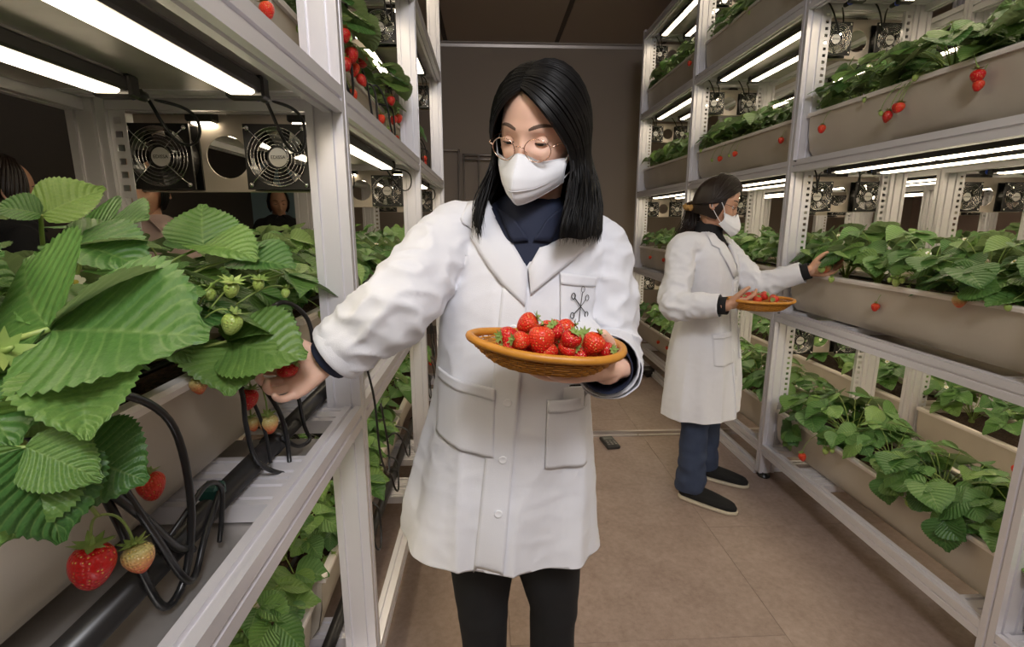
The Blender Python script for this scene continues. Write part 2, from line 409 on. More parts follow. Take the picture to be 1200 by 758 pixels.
# ---------------------------------------------------------------- fan plates
def circ(c, r, n, a0=0): return [(c[0] + r * math.cos(a0 + 2 * PI * i / n), c[1] + r * math.sin(a0 + 2 * PI * i / n)) for i in range(n)]
def holed_box(mb, x0, x1, z0, z1, c, r, y0, y1, n=32):
    """rect plate with one round hole, thickness y0..y1"""
    inner = circ(c, r, n); outer = []
    for (px, pz) in inner:
        dx, dz = px - c[0], pz - c[1]; k = min(((x1 if dx > 0 else x0) - c[0]) / dx if abs(dx) > 1e-9 else 1e9, ((z1 if dz > 0 else z0) - c[1]) / dz if abs(dz) > 1e-9 else 1e9)
        outer.append((c[0] + dx * k, c[1] + dz * k))
    for cx, cz in ((x0, z0), (x1, z0), (x1, z1), (x0, z1)):      # snap the nearest outer point to the true corner
        i = min(range(n), key=lambda q: (outer[q][0] - cx) ** 2 + (outer[q][1] - cz) ** 2); outer[i] = (cx, cz)
    vs = [(p[0], y, p[1]) for y in (y0, y1) for L in (inner, outer) for p in L]; fs = []
    for i in range(n):
        j = (i + 1) % n
        fs += [(i, j, n + j, n + i), (2 * n + i, 3 * n + i, 3 * n + j, 2 * n + j), (i, 2 * n + i, 2 * n + j, j), (n + i, n + j, 3 * n + j, 3 * n + i)]
    mb.add(vs, fs)
def text_mesh(txt, size, m, extrude=.0003):
    cu = bpy.data.curves.new('lettering', 'FONT'); cu.body = txt; cu.size = size; cu.align_x = 'CENTER'; cu.align_y = 'CENTER'; cu.extrude = extrude; cu.resolution_u = 2
    o = bpy.data.objects.new('lettering', cu); COL.objects.link(o)
    me = bpy.data.meshes.new_from_object(o.evaluated_get(bpy.context.evaluated_depsgraph_get())); bpy.data.objects.remove(o)
    me.materials.clear(); me.materials.append(m); me.name = 'lettering'; return me
def fan_panel_proto():
    P = empty('fan_plate'); w, h = .40, .165       # local: x 0..w, z 0..h, faces -y
    mb = MB(); s = .142
    holed_box(mb, 0, .137, 0, h, (.071, .071), .062, 0, .002); holed_box(mb, .137, .263, 0, h, (.2, .075), .047, 0, .002); holed_box(mb, .263, w, 0, h, (w - .071, .071), .062, 0, .002)
    mb.box((w / 2, .012, -.001), (w, .026, .002)); mb.box((w / 2, .012, h + .001), (w, .026, .002))
    mb.build('plate', M['plate'], P)
    # one fan, then a copy
    def fan(cx):
        mb = MB(); c = (0, 0); R = .064
        holed_box(mb, -.07, .07, -.07, .07, c, R, -.042, -.036); holed_box(mb, -.07, .07, -.07, .07, c, R, -.006, -.0005)
        mb.lathe([(R, -.04), (R + .0035, -.04), (R + .0035, -.002), (R, -.002), (R, -.04)], (0, 0, 0), (0, 1, 0), 32, cap=False)
        f = mb.build('fan', M['black'], P, loc=(cx, 0, .071))
        mb = MB(); mb.lathe([(.001, -.037), (.024, -.037), (.027, -.034), (.027, -.01), (.02, -.008)], (0, 0, 0), (0, 1, 0), 20)
        for k in range(7):
            a = 2 * PI * k / 7; G = []
            for i in range(5):
                r = .026 + .036 * i / 4; G.append([(r * math.cos(a + t * .5 + i * .05), -.03 + t * .016, r * math.sin(a + t * .5 + i * .05)) for t in (0, .5, 1)])
            mb.grid(G)
        mb.build('impeller', M['black'], f)
        mb = MB()
        for r in (.0265, .034, .0415, .049, .0565, .0635): mb.ring((0, -.0465, 0), r, .00085, (0, 1, 0), 36, 4)
        for sx, sz in ((1, 1), (1, -1), (-1, 1), (-1, -1)):
            mb.tube([(sx * .018, -.0478, sz * .018), (sx * .05, -.0478, sz * .05), (sx * .058, -.0435, sz * .058)], .0012, 5)
        mb.build('guard', M['chrome'], f, True)
        for sx, sz in ((1, 1), (1, -1), (-1, 1), (-1, -1)): link('screw', cached('screw', lambda: MB().lathe([(.0055, -.0425), (.005, -.046), (.002, -.0475)], (0, 0, 0), (0, 1, 0), 10).mesh('screw', M['chrome'], True)), f, (sx * .0605, 0, sz * .0605))
        b = MB().lathe([(.0001, -.0374), (.0205, -.0374), (.0205, -.0368)], (0, 0, 0), (0, 1, 0), 24).build('badge', M['badge'], f)
        l = link('lettering', TXT, b); l.location = (0, -.0378, 0); l.rotation_euler = (PI / 2, 0, 0)
        return f
    fan(.072); fan(w - .072)
    return P
TXT = text_mesh('EDISSA', .0105, M['black'])
def lift(o):                        # keep nesting at thing > part > sub-part
    for f in list(o.children):
        for c in list(f.children):
            for g in list(c.children): g.parent = f
fan0 = fan_panel_proto(); lift(fan0); freeze(fan0)
def fan_label(r, k, t_): return 'fan plate with two black fans, %s post, under the %s shelf, %s' % (ORD[k], (TN + ['roof'])[t_], RACKS[r][0])
fans = []
for k in (1, 2, 3): fans += [(0, k, t_) for t_ in (1, 2, 3, 4)]
for k in (2, 3, 4): fans += [(1, k, t_) for t_ in (1, 2, 3, 4)]
for k in (2, 3, 4): fans += [(2, k, t_) for t_ in (1, 2, 3)]
fans += [(2, 1, 2), (3, 2, 2), (3, 3, 2), (3, 4, 2), (2, 4, 4), (3, 3, 1)]
for (r, k, t_) in fans:
    rn, x0, sd = RACKS[r]; x = x0 + .088 if sd > 0 else x0 - .088 - .40
    p = place(fan0, 'fan', (x, POSTS[k] + (.055 if r == 0 else .045), TIERS[t_] - (.214 if r == 0 else .235))); tag(p, fan_label(r, k - 1 if k else 0, t_), 'fan', 'fan plates between the posts')

# ---------------------------------------------------------------- LED bars
def led_proto():
    P = empty('grow_light'); L = .98
    MB().box((0, L / 2, .018), (.06, L, .024), bev=.004).build('housing', M['housing'], P)
    mb = MB()
    for k in range(-3, 4): mb.box((k * .0075, L / 2, .0325), (.0018, L - .01, .006))
    mb.box((0, L / 2, .031), (.048, L - .004, .003)); mb.build('heat_sink', M['heat'], P)
    for (a, b) in ((.012, L / 2 - .012), (L / 2 + .012, L - .012)):
        MB().prism([(-.022, .006), (.022, .006), (.022, .003), (.017, 0), (-.017, 0), (-.022, .003)], a, b, 'y').build('diffuser', M['led'], P)
    MB().box((0, L + .012, .016), (.066, .028, .038), bev=.004).build('end_cap', M['black'], P)
    c = MB().lathe([(.011, 0), (.013, .004), (.013, .03), (.0105, .034)], (0, L + .024, .016), (0, 1, 0), 12).build('connector', M['blue'], P, True)
    MB().lathe([(.0095, .03), (.0095, .062), (.006, .068)], (0, L + .024, .016), (0, 1, 0), 12).build('plug', M['rubber'], P, True)
    return P
led0 = led_proto(); freeze(led0)
LEDS = []
leds = []
for b in (0, 1, 2): leds += [(0, b, t_) for t_ in (1, 2, 3)]
leds += [(0, 1, 4), (0, 2, 4)]
for b in (1, 2, 3): leds += [(1, b, t_) for t_ in (1, 2, 3, 4)]
leds += [(1, 0, 1), (1, 0, 2)]
for b in (1, 2, 3): leds += [(2, b, t_) for t_ in (1, 2, 3)]
for b in (1, 2, 3): leds += [(3, b, t_) for t_ in (1, 2)]
leds += [(2, 0, 2), (3, 0, 2)]
for (r, b, t_) in leds:
    rn, x0, sd = RACKS[r]
    for s_, xo in (('aisle-side', .108 if r == 0 else .13), ('inner', .33 if r == 0 else .34)):
        p = place(led0, 'led', (x0 + sd * xo, POSTS[b] + .0 + (.0 if r == 0 else .1), TIERS[t_] - .072))
        if r == 0: p.location.y = POSTS[b] + .025
        tag(p, 'grow light bar, the %s one under the %s shelf, %s bay, %s' % (s_, (TN + ['roof'])[t_], ORD[b], rn), 'lamp', 'linear grow lights')
        LEDS.append(p)
        # lead: from plug, drooping loop up to the beam
        if r < 2:
            y = p.location.y + 1.085; z = p.location.z + .016; q = random.uniform(.02, .05); sx = random.uniform(.01, .05)
            pts = [(0, 0, 0), (sx, .05, .0), (sx * 1.6, .075, -.02), (sx * 1.5, .07, -.05 - q), (sx * .6, .04, -.06 - q), (-sx * .2, .025, -.03), (-sx, .03, .03), (-.08, .02, .045), (-.15, .0, .05)]
            crv = smooth_pts = None
            o = MB().tube([tuple(v) for v in __import__('builtins').list(pts)], .0042, 6).build('power_lead', M['rubber'], None, True, (p.location.x, y, z))
            md = o.modifiers.new('s', 'SUBSURF'); md.levels = 1; md.render_levels = 2
            tag(o, 'black power lead of the %s grow light, %s shelf, %s bay, %s' % (s_, (TN + ['roof'])[t_], ORD[b], rn), 'cable', 'grow light leads')

# ---------------------------------------------------------------- plants
def leaf_mat():
    m = bpy.data.materials.new('strawberry_leaf'); m.use_nodes = True; nt = m.node_tree; L = nt.links.new; N = nt.nodes.new
    b = nt.nodes['Principled BSDF']; out = nt.nodes['Material Output']
    def math_(op, a, c=None, d=None):
        n = N('ShaderNodeMath'); n.operation = op
        for i, q in enumerate((a, c, d)):
            if q is None: continue
            if isinstance(q, (int, float)): n.inputs[i].default_value = q
            else: L(q, n.inputs[i])
        return n.outputs[0]
    uv = N('ShaderNodeUVMap'); sp = N('ShaderNodeSeparateXYZ'); L(uv.outputs[0], sp.inputs[0])
    u = math_('MULTIPLY', math_('ABSOLUTE', math_('SUBTRACT', sp.outputs[0], .5)), 2.0)
    t = math_('SUBTRACT', sp.outputs[1], math_('MULTIPLY', u, .32))
    s = math_('SINE', math_('MULTIPLY', t, 2 * PI * 9))
    rib = N('ShaderNodeMapRange'); L(s, rib.inputs[0]); rib.inputs[1].default_value = .8; rib.inputs[2].default_value = 1
    mid = N('ShaderNodeMapRange'); L(u, mid.inputs[0]); mid.inputs[1].default_value = .05; mid.inputs[2].default_value = .0
    vein = math_('MAXIMUM', math_('MULTIPLY', rib.outputs[0], .55), mid.outputs[0])
    oi = N('ShaderNodeObjectInfo'); tc = N('ShaderNodeTexCoord')
    nz = N('ShaderNodeTexNoise'); nz.inputs['Scale'].default_value = 30; nz.inputs['Detail'].default_value = 5; L(tc.outputs['Object'], nz.inputs[0])
    r = N('ShaderNodeValToRGB'); e = r.color_ramp.elements
    e[0].position = 0; e[0].color = (.045, .135, .03, 1); e[1].position = 1; e[1].color = (.21, .33, .075, 1)
    k = r.color_ramp.elements.new(.5); k.color = (.1, .225, .05, 1)
    L(math_('ADD', math_('MULTIPLY', oi.outputs['Random'], .75), math_('MULTIPLY', math_('SUBTRACT', nz.outputs[0], .4), .6)), r.inputs[0])
    mx = N('ShaderNodeMix'); mx.data_type = 'RGBA'; L(math_('MULTIPLY', vein, .38), mx.inputs[0]); L(r.outputs[0], mx.inputs[6]); mx.inputs[7].default_value = (.3, .44, .14, 1)
    geo = N('ShaderNodeNewGeometry'); bk = N('ShaderNodeMix'); bk.data_type = 'RGBA'; L(math_('MULTIPLY', geo.outputs['Backfacing'], .55), bk.inputs[0]); L(mx.outputs[2], bk.inputs[6]); bk.inputs[7].default_value = (.3, .36, .2, 1)
    L(bk.outputs[2], b.inputs['Base Color'])
    L(math_('ADD', .36, math_('MULTIPLY', geo.outputs['Backfacing'], .3)), b.inputs['Roughness'])
    bp = N('ShaderNodeBump'); bp.inputs['Strength'].default_value = .55; bp.inputs['Distance'].default_value = .0022
    L(math_('ADD', math_('MULTIPLY', s, -.6), math_('MULTIPLY', nz.outputs[0], .8)), bp.inputs['Height']); L(bp.outputs['Normal'], b.inputs['Normal'])
    tr = N('ShaderNodeBsdfTranslucent'); L(bk.outputs[2], tr.inputs[0]); ms = N('ShaderNodeMixShader'); ms.inputs[0].default_value = .3
    L(b.outputs[0], ms.inputs[1]); L(tr.outputs[0], ms.inputs[2]); L(ms.outputs[0], out.inputs[0]); return m
M['leaf'] = leaf_mat()
M['stem'] = mat('green_stem', (.2, .32, .07), .45, noise_col=((.3, .36, .1), 30, 3))
M['petal'] = mat('white_petal', (.8, .8, .74), .6); M['yellow'] = mat('flower_centre', (.6, .5, .08), .6)
def berry_mat(name, c0, c1, seed=(.75, .55, .12), rough=.28):
    """c0 near the calyx, c1 at the tip"""
    m = bpy.data.materials.new(name); m.use_nodes = True; nt = m.node_tree; L = nt.links.new; N = nt.nodes.new; b = nt.nodes['Principled BSDF']
    tc = N('ShaderNodeTexCoord'); v = N('ShaderNodeTexVoronoi'); v.inputs['Scale'].default_value = 300; v.inputs['Randomness'].default_value = .35
    L(tc.outputs['Object'], v.inputs['Vector'])
    sp = N('ShaderNodeSeparateXYZ'); L(tc.outputs['Object'], sp.inputs[0])
    mr = N('ShaderNodeMapRange'); L(sp.outputs[2], mr.inputs[0]); mr.inputs[1].default_value = -.006; mr.inputs[2].default_value = -.03
    r = N('ShaderNodeMix'); r.data_type = 'RGBA'; L(mr.outputs[0], r.inputs[0]); r.inputs[6].default_value = (*c0, 1); r.inputs[7].default_value = (*c1, 1)
    sd = N('ShaderNodeMapRange'); L(v.outputs['Distance'], sd.inputs[0]); sd.inputs[1].default_value = .24; sd.inputs[2].default_value = .17
    mx = N('ShaderNodeMix'); mx.data_type = 'RGBA'; L(sd.outputs[0], mx.inputs[0]); L(r.outputs[2], mx.inputs[6]); mx.inputs[7].default_value = (*seed, 1)
    L(mx.outputs[2], b.inputs['Base Color']); b.inputs['Roughness'].default_value = rough; b.inputs['Subsurface Weight'].default_value = .08; b.inputs['Subsurface Radius'].default_value = (.006, .002, .001)
    pit = N('ShaderNodeMapRange'); L(v.outputs['Distance'], pit.inputs[0]); pit.inputs[1].default_value = .15; pit.inputs[2].default_value = .55
    bp = N('ShaderNodeBump'); bp.inputs['Strength'].default_value = .7; bp.inputs['Distance'].default_value = .0012; L(pit.outputs[0], bp.inputs['Height']); L(bp.outputs['Normal'], b.inputs['Normal'])
    return m
M['ripe'] = berry_mat('ripe_strawberry_skin', (.6, .012, .012), (.5, .006, .01))
M['ripe2'] = berry_mat('bright_strawberry_skin', (.72, .05, .015), (.68, .015, .012))
M['half'] = berry_mat('half_ripe_strawberry_skin', (.5, .42, .16), (.7, .07, .02))
M['unripe'] = berry_mat('unripe_strawberry_skin', (.33, .45, .1), (.42, .5, .16), seed=(.25, .2, .05))

def leaflet_mesh(rows, cols, seed, width=.5, fold=.16, droop=.16, teeth=9, name='leaflet'):
    rnd = random.Random(seed); G = []; UV = []; ph = rnd.random() * 6
    for i in range(rows + 1):
        v = i / rows; w = width * max(0, math.sin(PI * min(.999, .03 + .97 * v ** .86))) ** .72
        if i == 0: w = .012
        if i == rows: w = .05
        row = []; uvr = []
        tooth = (.026 if (i % 2) else -.010) if 0 < i < rows else 0
        for j in range(cols + 1):
            u = -1 + 2 * j / cols; au = abs(u)
            e = 1 + tooth * (1 if au > .99 else 0) * 1.6
            t = v - .32 * au
            x = u * w * e; y = v + (-.05 * au * au + (tooth * .7 if au > .99 else 0)) * (1 if 0 < i < rows else 0)
            z = fold * au * w * 1.6 - droop * v * v + .005 * math.sin(t * 2 * PI * 9 + PI) * (rows > 12) * au ** .3 + .03 * math.sin(v * 5 + ph) * au + .02 * math.sin(u * 3 + ph * 2)
            row.append((x, y, z)); uvr.append((u * .5 + .5, v))
        G.append(row); UV.append(uvr)
    return MB().grid(G, UV).mesh(name, M['leaf'], True, recalc=False)
HI = [leaflet_mesh(36, 12, s, width=.45 + .03 * (s % 3), fold=[.12, .3, .2, .05][s % 4], droop=[.1, .25, .18, .3][s % 4]) for s in range(4)]
MID = [leaflet_mesh(16, 6, s + 10, width=.47 + .03 * (s % 3), fold=[.1, .3, .2, -.05, .15][s % 5], droop=[.1, .3, .2, .35, .15][s % 5]) for s in range(5)]
LOW = [leaflet_mesh(8, 4, s + 20, fold=[.1, .3, .2][s % 3], droop=[.1, .3, .2][s % 3]) for s in range(3)]

def bez(p0, p1, p2, n=7): return [Vector(p0) * (1 - t) ** 2 + Vector(p1) * 2 * t * (1 - t) + Vector(p2) * t * t for t in [i / n for i in range(n + 1)]]
def frame(yd, nrm):
    y = Vector(yd).normalized(); z = Vector(nrm); z = (z - y * z.dot(y)).normalized(); x = y.cross(z); return Matrix((x, y, z)).transposed()
def calyx_mb(mb, s=1, n=9):
    for k in range(n):
        a = 2 * PI * k / n; c, d = math.cos(a), math.sin(a); w = .0035 * s
        P_ = lambda r, off, z: (c * r - d * off, d * r + c * off, z)
        lift = .002 * s * (1 + (k % 3))
        mb.add([P_(0, 0, .001), P_(.006 * s, -w, .0015 * s), P_(.006 * s, w, .0015 * s), P_(.011 * s, -w * .6, lift * .6), P_(.011 * s, w * .6, lift * .6), P_(.016 * s, 0, lift)], [(0, 1, 2), (1, 3, 4, 2), (3, 5, 4)])
    mb.lathe([(.0035 * s, -.001), (.002 * s, .003), (.0013 * s, .008 * s)], N=6)
def berry_mesh(L=.034, R=.0155, seed=0, name='strawberry', m=None, N=18):
    prof = []
    rn = random.Random(seed); sq = rn.uniform(.8, 1.1)
    for i in range(13):
        t = i / 12; r = R * (math.sin(PI * (t ** .72 * .93 + .035)) ** (.62 * sq)); prof.append((max(r, .0004), -L * t))
    mb = MB(); mb.lathe(prof, N=N, sx=1, sy=rn.uniform(.86, 1))
    vs = []
    for p in mb.v:
        q = Vector(p); k = 1 + .05 * noise.noise(q * 80 + Vector((seed * 3, 0, 0))); vs.append((q.x * k, q.y * k, q.z))
    mb.v = vs; return mb.mesh(name, m or M['ripe'], True)
CALYX = (lambda mb: (calyx_mb(mb), mb.mesh('calyx', M['stem'], True))[1])(MB())
BERRY = {k: [berry_mesh(.030 + .004 * s, .0145 + .0012 * (s % 2), s, m=M[k]) for s in range(3)] for k in ('ripe', 'ripe2', 'half')}
BERRY['unripe'] = [berry_mesh(.02, .0095, 7, m=M['unripe']), berry_mesh(.024, .011, 8, m=M['unripe']), berry_mesh(.017, .008, 9, m=M['unripe'])]
def flower_mesh():
    mb = MB()
    for k in range(5):
        a = 2 * PI * k / 5; G = []
        for i in range(4):
            r = .002 + .0085 * i / 3; w = [.0015, .0042, .0048, .002][i]
            G.append([(r * math.cos(a) - o * math.sin(a), r * math.sin(a) + o * math.cos(a), .0015 * (i / 3) ** 2 + abs(o) * .2) for o in (-w, 0, w)])
        mb.grid(G)
    mb.mi = 1; mb.lathe([(.0032, 0), (.003, .002), (.001, .0032)], N=10)
    return mb.mesh('flower', [M['petal'], M['yellow']], True)
FLOWER = flower_mesh()

def add_leaf(P, base, hub, nrm, size, meshes, rnd, n=3, split=True, r0=.0022, aim=None, spread=72, pn='leaf'):
    """petiole from base to hub + n leaflets round the hub"""
    base, hub = Vector(base), Vector(hub); d = hub - base
    ctrl = base + Vector((d.x * .25, d.y * .25, d.z * .75))
    if d.z < 0: ctrl = base + Vector((d.x * .6, d.y * .6, max(.03, .3 * d.length)))
    pts = bez(base, ctrl, hub); mb = MB(); mb.mi = 0
    mb.tube(pts, [r0 * (1 - .35 * i / 7) for i in range(8)], 5 if not split else 6)
    f = Vector(aim) if aim is not None else (pts[-1] - pts[-2]); f = f.normalized(); nrm = Vector(nrm).normalized()
    f = (f - nrm * f.dot(nrm)); f = f.normalized() if f.length > .05 else up(nrm)[0]
    specs = []
    for k in range(n):
        an = 0 if n == 1 else (0, spread, -spread)[k]; q = Matrix.Rotation(math.radians(an + rnd.uniform(-7, 7)), 3, nrm)
        dr = q @ f; nn = (nrm + dr * rnd.uniform(-.05, .4) + Vector((rnd.uniform(-.15, .15),) * 3)).normalized()
        F = frame(dr, nn); sc = size * (1 if k == 0 else .9) * rnd.uniform(.92, 1.06); me = meshes[rnd.randrange(len(meshes))]
        specs.append((F, hub + dr * .006, sc, me))
    if split:
        o = mb.build(pn, M['stem'], P, True)
        for F, loc, sc, me in specs:
            c = link('leaflet', me, o, loc, F.to_euler(), sc)
    else:
        mb.m = [1] * len(mb.f)
        for F, loc, sc, me in specs:
            b = len(mb.v); uvd = [tuple(q.uv) for q in me.uv_layers[0].data]
            vs = [loc + (F @ v.co) * sc for v in me.vertices]; mb.v += [tuple(v) for v in vs]
            for p in me.polygons:
                mb.uv[len(mb.f)] = [uvd[i] for i in p.loop_indices]; mb.f.append(tuple(i + b for i in p.vertices)); mb.m.append(0)
        o = mb.build(pn, [M['leaf'], M['stem']], P, True, recalc=False)
    return o
def add_berry(P, base, top, kind, rnd, tilt=None, scale=1, stem=True, mid=None):
    top = Vector(top)
    if stem:
        base = Vector(base); m_ = Vector(mid) if mid is not None else Vector(((base.x * .35 + top.x * .65), (base.y + top.y) / 2, max(base.z, top.z) + .05))
        pts = bez(base, m_, top, 9); mb = MB(); mb.tube(pts, .0011, 5); s_ = mb.build('fruit_stalk', M['stem'], P, True)
    o = link('strawberry', BERRY[kind][rnd.randrange(3)], P, top, tilt or (rnd.uniform(-.3, .3), rnd.uniform(-.3, .3), rnd.random() * 6), scale)
    link('calyx', CALYX, o, (0, 0, .0005), None, .9 if kind != 'unripe' else .7)
    return o
def plant_proto(seed, nleaf, H, size, split, meshes, fruit=True, spreadmax=75):
    """aisle side is -x"""
    rnd = random.Random(seed); P = empty('strawberry_plant')
    mb = MB(); mb.lathe([(.012, -.015), (.014, .004), (.009, .016), (.003, .022)], N=10); mb.build('crown', M['stem'], P, True)
    for i in range(nleaf):
        az = i * 2.39996 + rnd.uniform(-.3, .3); fr = (i + .5) / nleaf; th = math.radians(12 + (spreadmax - 12) * fr ** .8)
        L = H * rnd.uniform(.75, 1.1) * (1 - .12 * fr)
        hx, hy = math.sin(th) * math.cos(az) * L, math.sin(th) * math.sin(az) * L
        hx *= .95; hub = Vector((hx, hy, .012 + math.cos(th) * L + (.03 if th > 1 else 0)))
        if hub.z < .05 and hx > -.12: hub.z = .05
        out = Vector((hx, hy, 0)).normalized() if L else Vector((1, 0, 0))
        nrm = Vector((0, 0, 1)) + out * rnd.uniform(.1, .75)
        add_leaf(P, (out.x * .008, out.y * .008, .01), hub, nrm, size * rnd.uniform(.75, 1.15), meshes, rnd, split=split)
    if fruit:
        for k in range(fruit - 1):
            y = rnd.uniform(-.1, .1); z = -rnd.uniform(.03, .075); kd = rnd.choice(('ripe', 'unripe', 'half', 'ripe2'))
            add_berry(P, (-.01, 0, .02), (-.19 - rnd.uniform(0, .012), y, z), kd, rnd, mid=(-.17, y * .8, .075))
        for k in range(rnd.choice((0, 1, 2))):
            y = rnd.uniform(-.09, .09); add_berry(P, (-.01, 0, .02), (rnd.uniform(-.185, -.12), y, .012 if k else .03), 'unripe', rnd, mid=(-.1, y, .12))
        for k in range(rnd.choice((1, 2))):
            a = rnd.uniform(0, 6.28); tp = Vector((-.08 + .05 * math.cos(a), .09 * math.sin(a), H * rnd.uniform(.6, .95)))
            MB().tube(bez((0, 0, .01), (tp.x * .3, tp.y * .3, tp.z * .8), tp), .0011, 5).build('flower_stalk', M['stem'], P, True)
            link('flower', FLOWER, P, tp, (rnd.uniform(-.8, .8), -.6 + rnd.uniform(-.4, .4), 0))
    return P
PROT = {'near': [plant_proto(s, 16, .2, .09, True, MID, fruit=[1, 2, 1, 3, 1][s - 1]) for s in (1, 2, 3, 4, 5)],
        'low': [plant_proto(s, 15, .19, .088, True, MID, spreadmax=88, fruit=[1, 1, 2][s - 11]) for s in (11, 12, 13)],
        'far': [plant_proto(s, 12, .19, .096, False, LOW, fruit=[2, 1, 1][s - 21]) for s in (21, 22, 23)]}
for k in PROT:
    for p in PROT[k]: freeze(p)
POSW = ['nearest', 'second', 'third', 'fourth', 'farthest']
used = set()
def crowns(b, y0, n): return [y0 + PL * (k + .5) / n for k in range(n)]
prnd = random.Random(42); HEROP = []
for (r, b, t_, xc, y0, zr) in PLANTERS:
    rn, x0, sd = RACKS[r]
    hero = (r == 0 and b == 0 and t_ == 1)
    near = (r == 0 and b <= 1) or (r == 1 and b <= 2)
    key = 'near' if (near and t_ in (1, 2)) else ('low' if near else 'far')
    n = 5 if r < 2 else 4
    for k, y in enumerate(crowns(b, y0, n)):
        if hero: 
            if k == 0: continue
        if r == 0 and b == 0 and t_ in (0, 2) and y < (.45 if t_ == 0 else .8): continue
        if r == 1 and b == 0 and y < .85: continue
        pr = PROT[key][prnd.randrange(len(PROT[key]))]
        rz = (0 if sd > 0 else PI) + prnd.uniform(-.22, .22)
        sc = prnd.uniform(.88, 1.12) * (1.08 if (r == 0 and t_ == 1) else 1)
        loc = (xc + prnd.uniform(-.015, .015), y + prnd.uniform(-.02, .02), zr - .026)
        if pr in used: P = copy_tree(pr, None, loc, rz, sc)
        else: used.add(pr); P = pr; P.location = loc; P.rotation_euler = (0, 0, rz); P.scale = (sc,) * 3
        tag(P, 'strawberry plant, %s in the %s planter, %s bay, %s' % (POSW[k] if n == 5 else POSW[:3][k] if k < 3 else 'farthest', TN[t_], ORD[b], ['left rack', 'right rack', 'second right row', 'third right row'][r]), 'plant', 'strawberry plants on the racks')
        if hero: HEROP.append(P)
for k in PROT:                                   # templates that found no place
    for p in PROT[k]:
        if p not in used:
            for c in TREE[p]:
                for g in TREE[c]: bpy.data.objects.remove(g)
                bpy.data.objects.remove(c)
            bpy.data.objects.remove(p)

# --- the big-leaved plant closest to the camera, leaning out over the planter edge
hr = random.Random(5)
def hero_plant(loc, label):
    P = empty('strawberry_plant', loc); tag(P, label, 'plant'); 
    MB().lathe([(.014, -.015), (.017, .006), (.011, .02), (.003, .028)], N=12).build('crown', M['stem'], P, True); return P
def wleaf(P, base, hub, lets, r0=.0028):
    """petiole to hub, leaflets given by (tip, normal, width factor, mesh index), world coordinates"""
    o_ = Vector(P.location); base, hub = Vector(base) - o_, Vector(hub) - o_; d = hub - base
    ctrl = base + Vector((d.x * .3, d.y * .3, max(d.z * .8, .03)))
    o = MB().tube(bez(base, ctrl, hub), [r0 * (1 - .35 * i / 7) for i in range(8)], 8).build('leaf', M['stem'], P, True)
    for tip, nrm, wf, mi in lets:
        v = Vector(tip) - o_ - hub; F = frame(v, nrm); L = v.length
        c = link('leaflet', HI[mi], o, hub, F.to_euler(), (L * wf, L, L))
    return o
A = hero_plant((-.60, .44, 1.09), 'big-leaved strawberry plant closest to the camera, leaning over the left planter edge')
wleaf(A, (-.59, .45, 1.10), (-.392, .455, 1.256), [((-.252, .44, 1.262), (-.1, -.62, 1), 1.35, 0), ((-.475, .50, 1.325), (.5, -.5, -.4), 1.5, 3), ((-.355, .56, 1.315), (.1, .6, .9), 1.2, 1)], .0042)
wleaf(A, (-.59, .45, 1.10), (-.44, .42, 1.22), [((-.45, .34, 1.20), (.3, -.3, 1), 1.1, 1), ((-.36, .37, 1.20), (.3, -.2, 1), 1.1, 2), ((-.52, .40, 1.25), (.1, -.3, 1), 1.1, 0)])
wleaf(A, (-.59, .45, 1.10), (-.347, .425, 1.226), [((-.388, .40, 1.166), (.9, -.4, .3), .95, 1), ((-.30, .36, 1.205), (.2, -.4, 1), 1.0, 2)], .003)
wleaf(A, (-.58, .43, 1.10), (-.363, .42, 1.152), [((-.306, .42, 1.128), (.1, -.75, .75), 1.35, 2), ((-.385, .415, 1.10), (.7, -.7, .2), .9, 1)], .0024)
wleaf(A, (-.58, .43, 1.10), (-.352, .37, 1.182), [((-.36, .335, 1.118), (.7, -.6, .4), 1.25, 0), ((-.322, .355, 1.112), (.8, -.5, .4), .95, 2), ((-.30, .36, 1.165), (.2, -.7, .7), 1, 3)], .0026)
wleaf(A, (-.60, .46, 1.10), (-.50, .46, 1.30), [((-.545, .42, 1.34), (.3, -.3, 1), 1.1, 1), ((-.42, .45, 1.33), (0, -.4, 1), 1.1, 0), ((-.50, .54, 1.34), (0, -.2, 1), 1.1, 2)])
def whang(P, base, top, kind, mid, rot=(.1, .1, 0), sc=1.0, mi=0):
    o_ = Vector(P.location); pts = bez(Vector(base) - o_, Vector(mid) - o_, Vector(top) - o_, 10)
    MB().tube(pts, .0014, 6).build('fruit_stalk', M['stem'], P, True)
    o = link('strawberry', BERRY[kind][mi], P, pts[-1], rot, sc); link('calyx', CALYX, o, (0, 0, .0005), None, 1.0)
whang(A, (-.384, .46, 1.068), (-.395, .46, 1.035), 'ripe', (-.394, .46, 1.065), (.05, .12, 1), 1.28, 1)
whang(A, (-.384, .46, 1.068), (-.374, .485, 1.018), 'half', (-.374, .48, 1.065), (-.15, .1, 2), 1.05, 0)
o_ = Vector(A.location)
MB().tube([Vector(p) - o_ for p in ((-.58, .43, 1.11), (-.47, .41, 1.20), (-.40, .40, 1.187), (-.385, .43, 1.137), (-.384, .46, 1.068))], [.003, .003, .0028, .0025, .002], 8).build('fruiting_branch', M['stem'], A, True)
whang(A, (-.47, .41, 1.20), (-.402, .42, 1.245), 'unripe', (-.43, .40, 1.24), (.2, 1.2, 0), 1.3, 1)
B_ = hero_plant((-.60, .70, 1.09), 'strawberry plant with broad upright leaves and fruit over the near planter edge')
wleaf(B_, (-.60, .70, 1.10), (-.42, .80, 1.162), [((-.292, .78, 1.150), (-.1, -.55, .85), 1.3, 0), ((-.383, .72, 1.112), (.4, -.75, .55), 1.35, 2), ((-.36, .87, 1.18), (.2, 0, 1), 1.2, 1)], .0026)
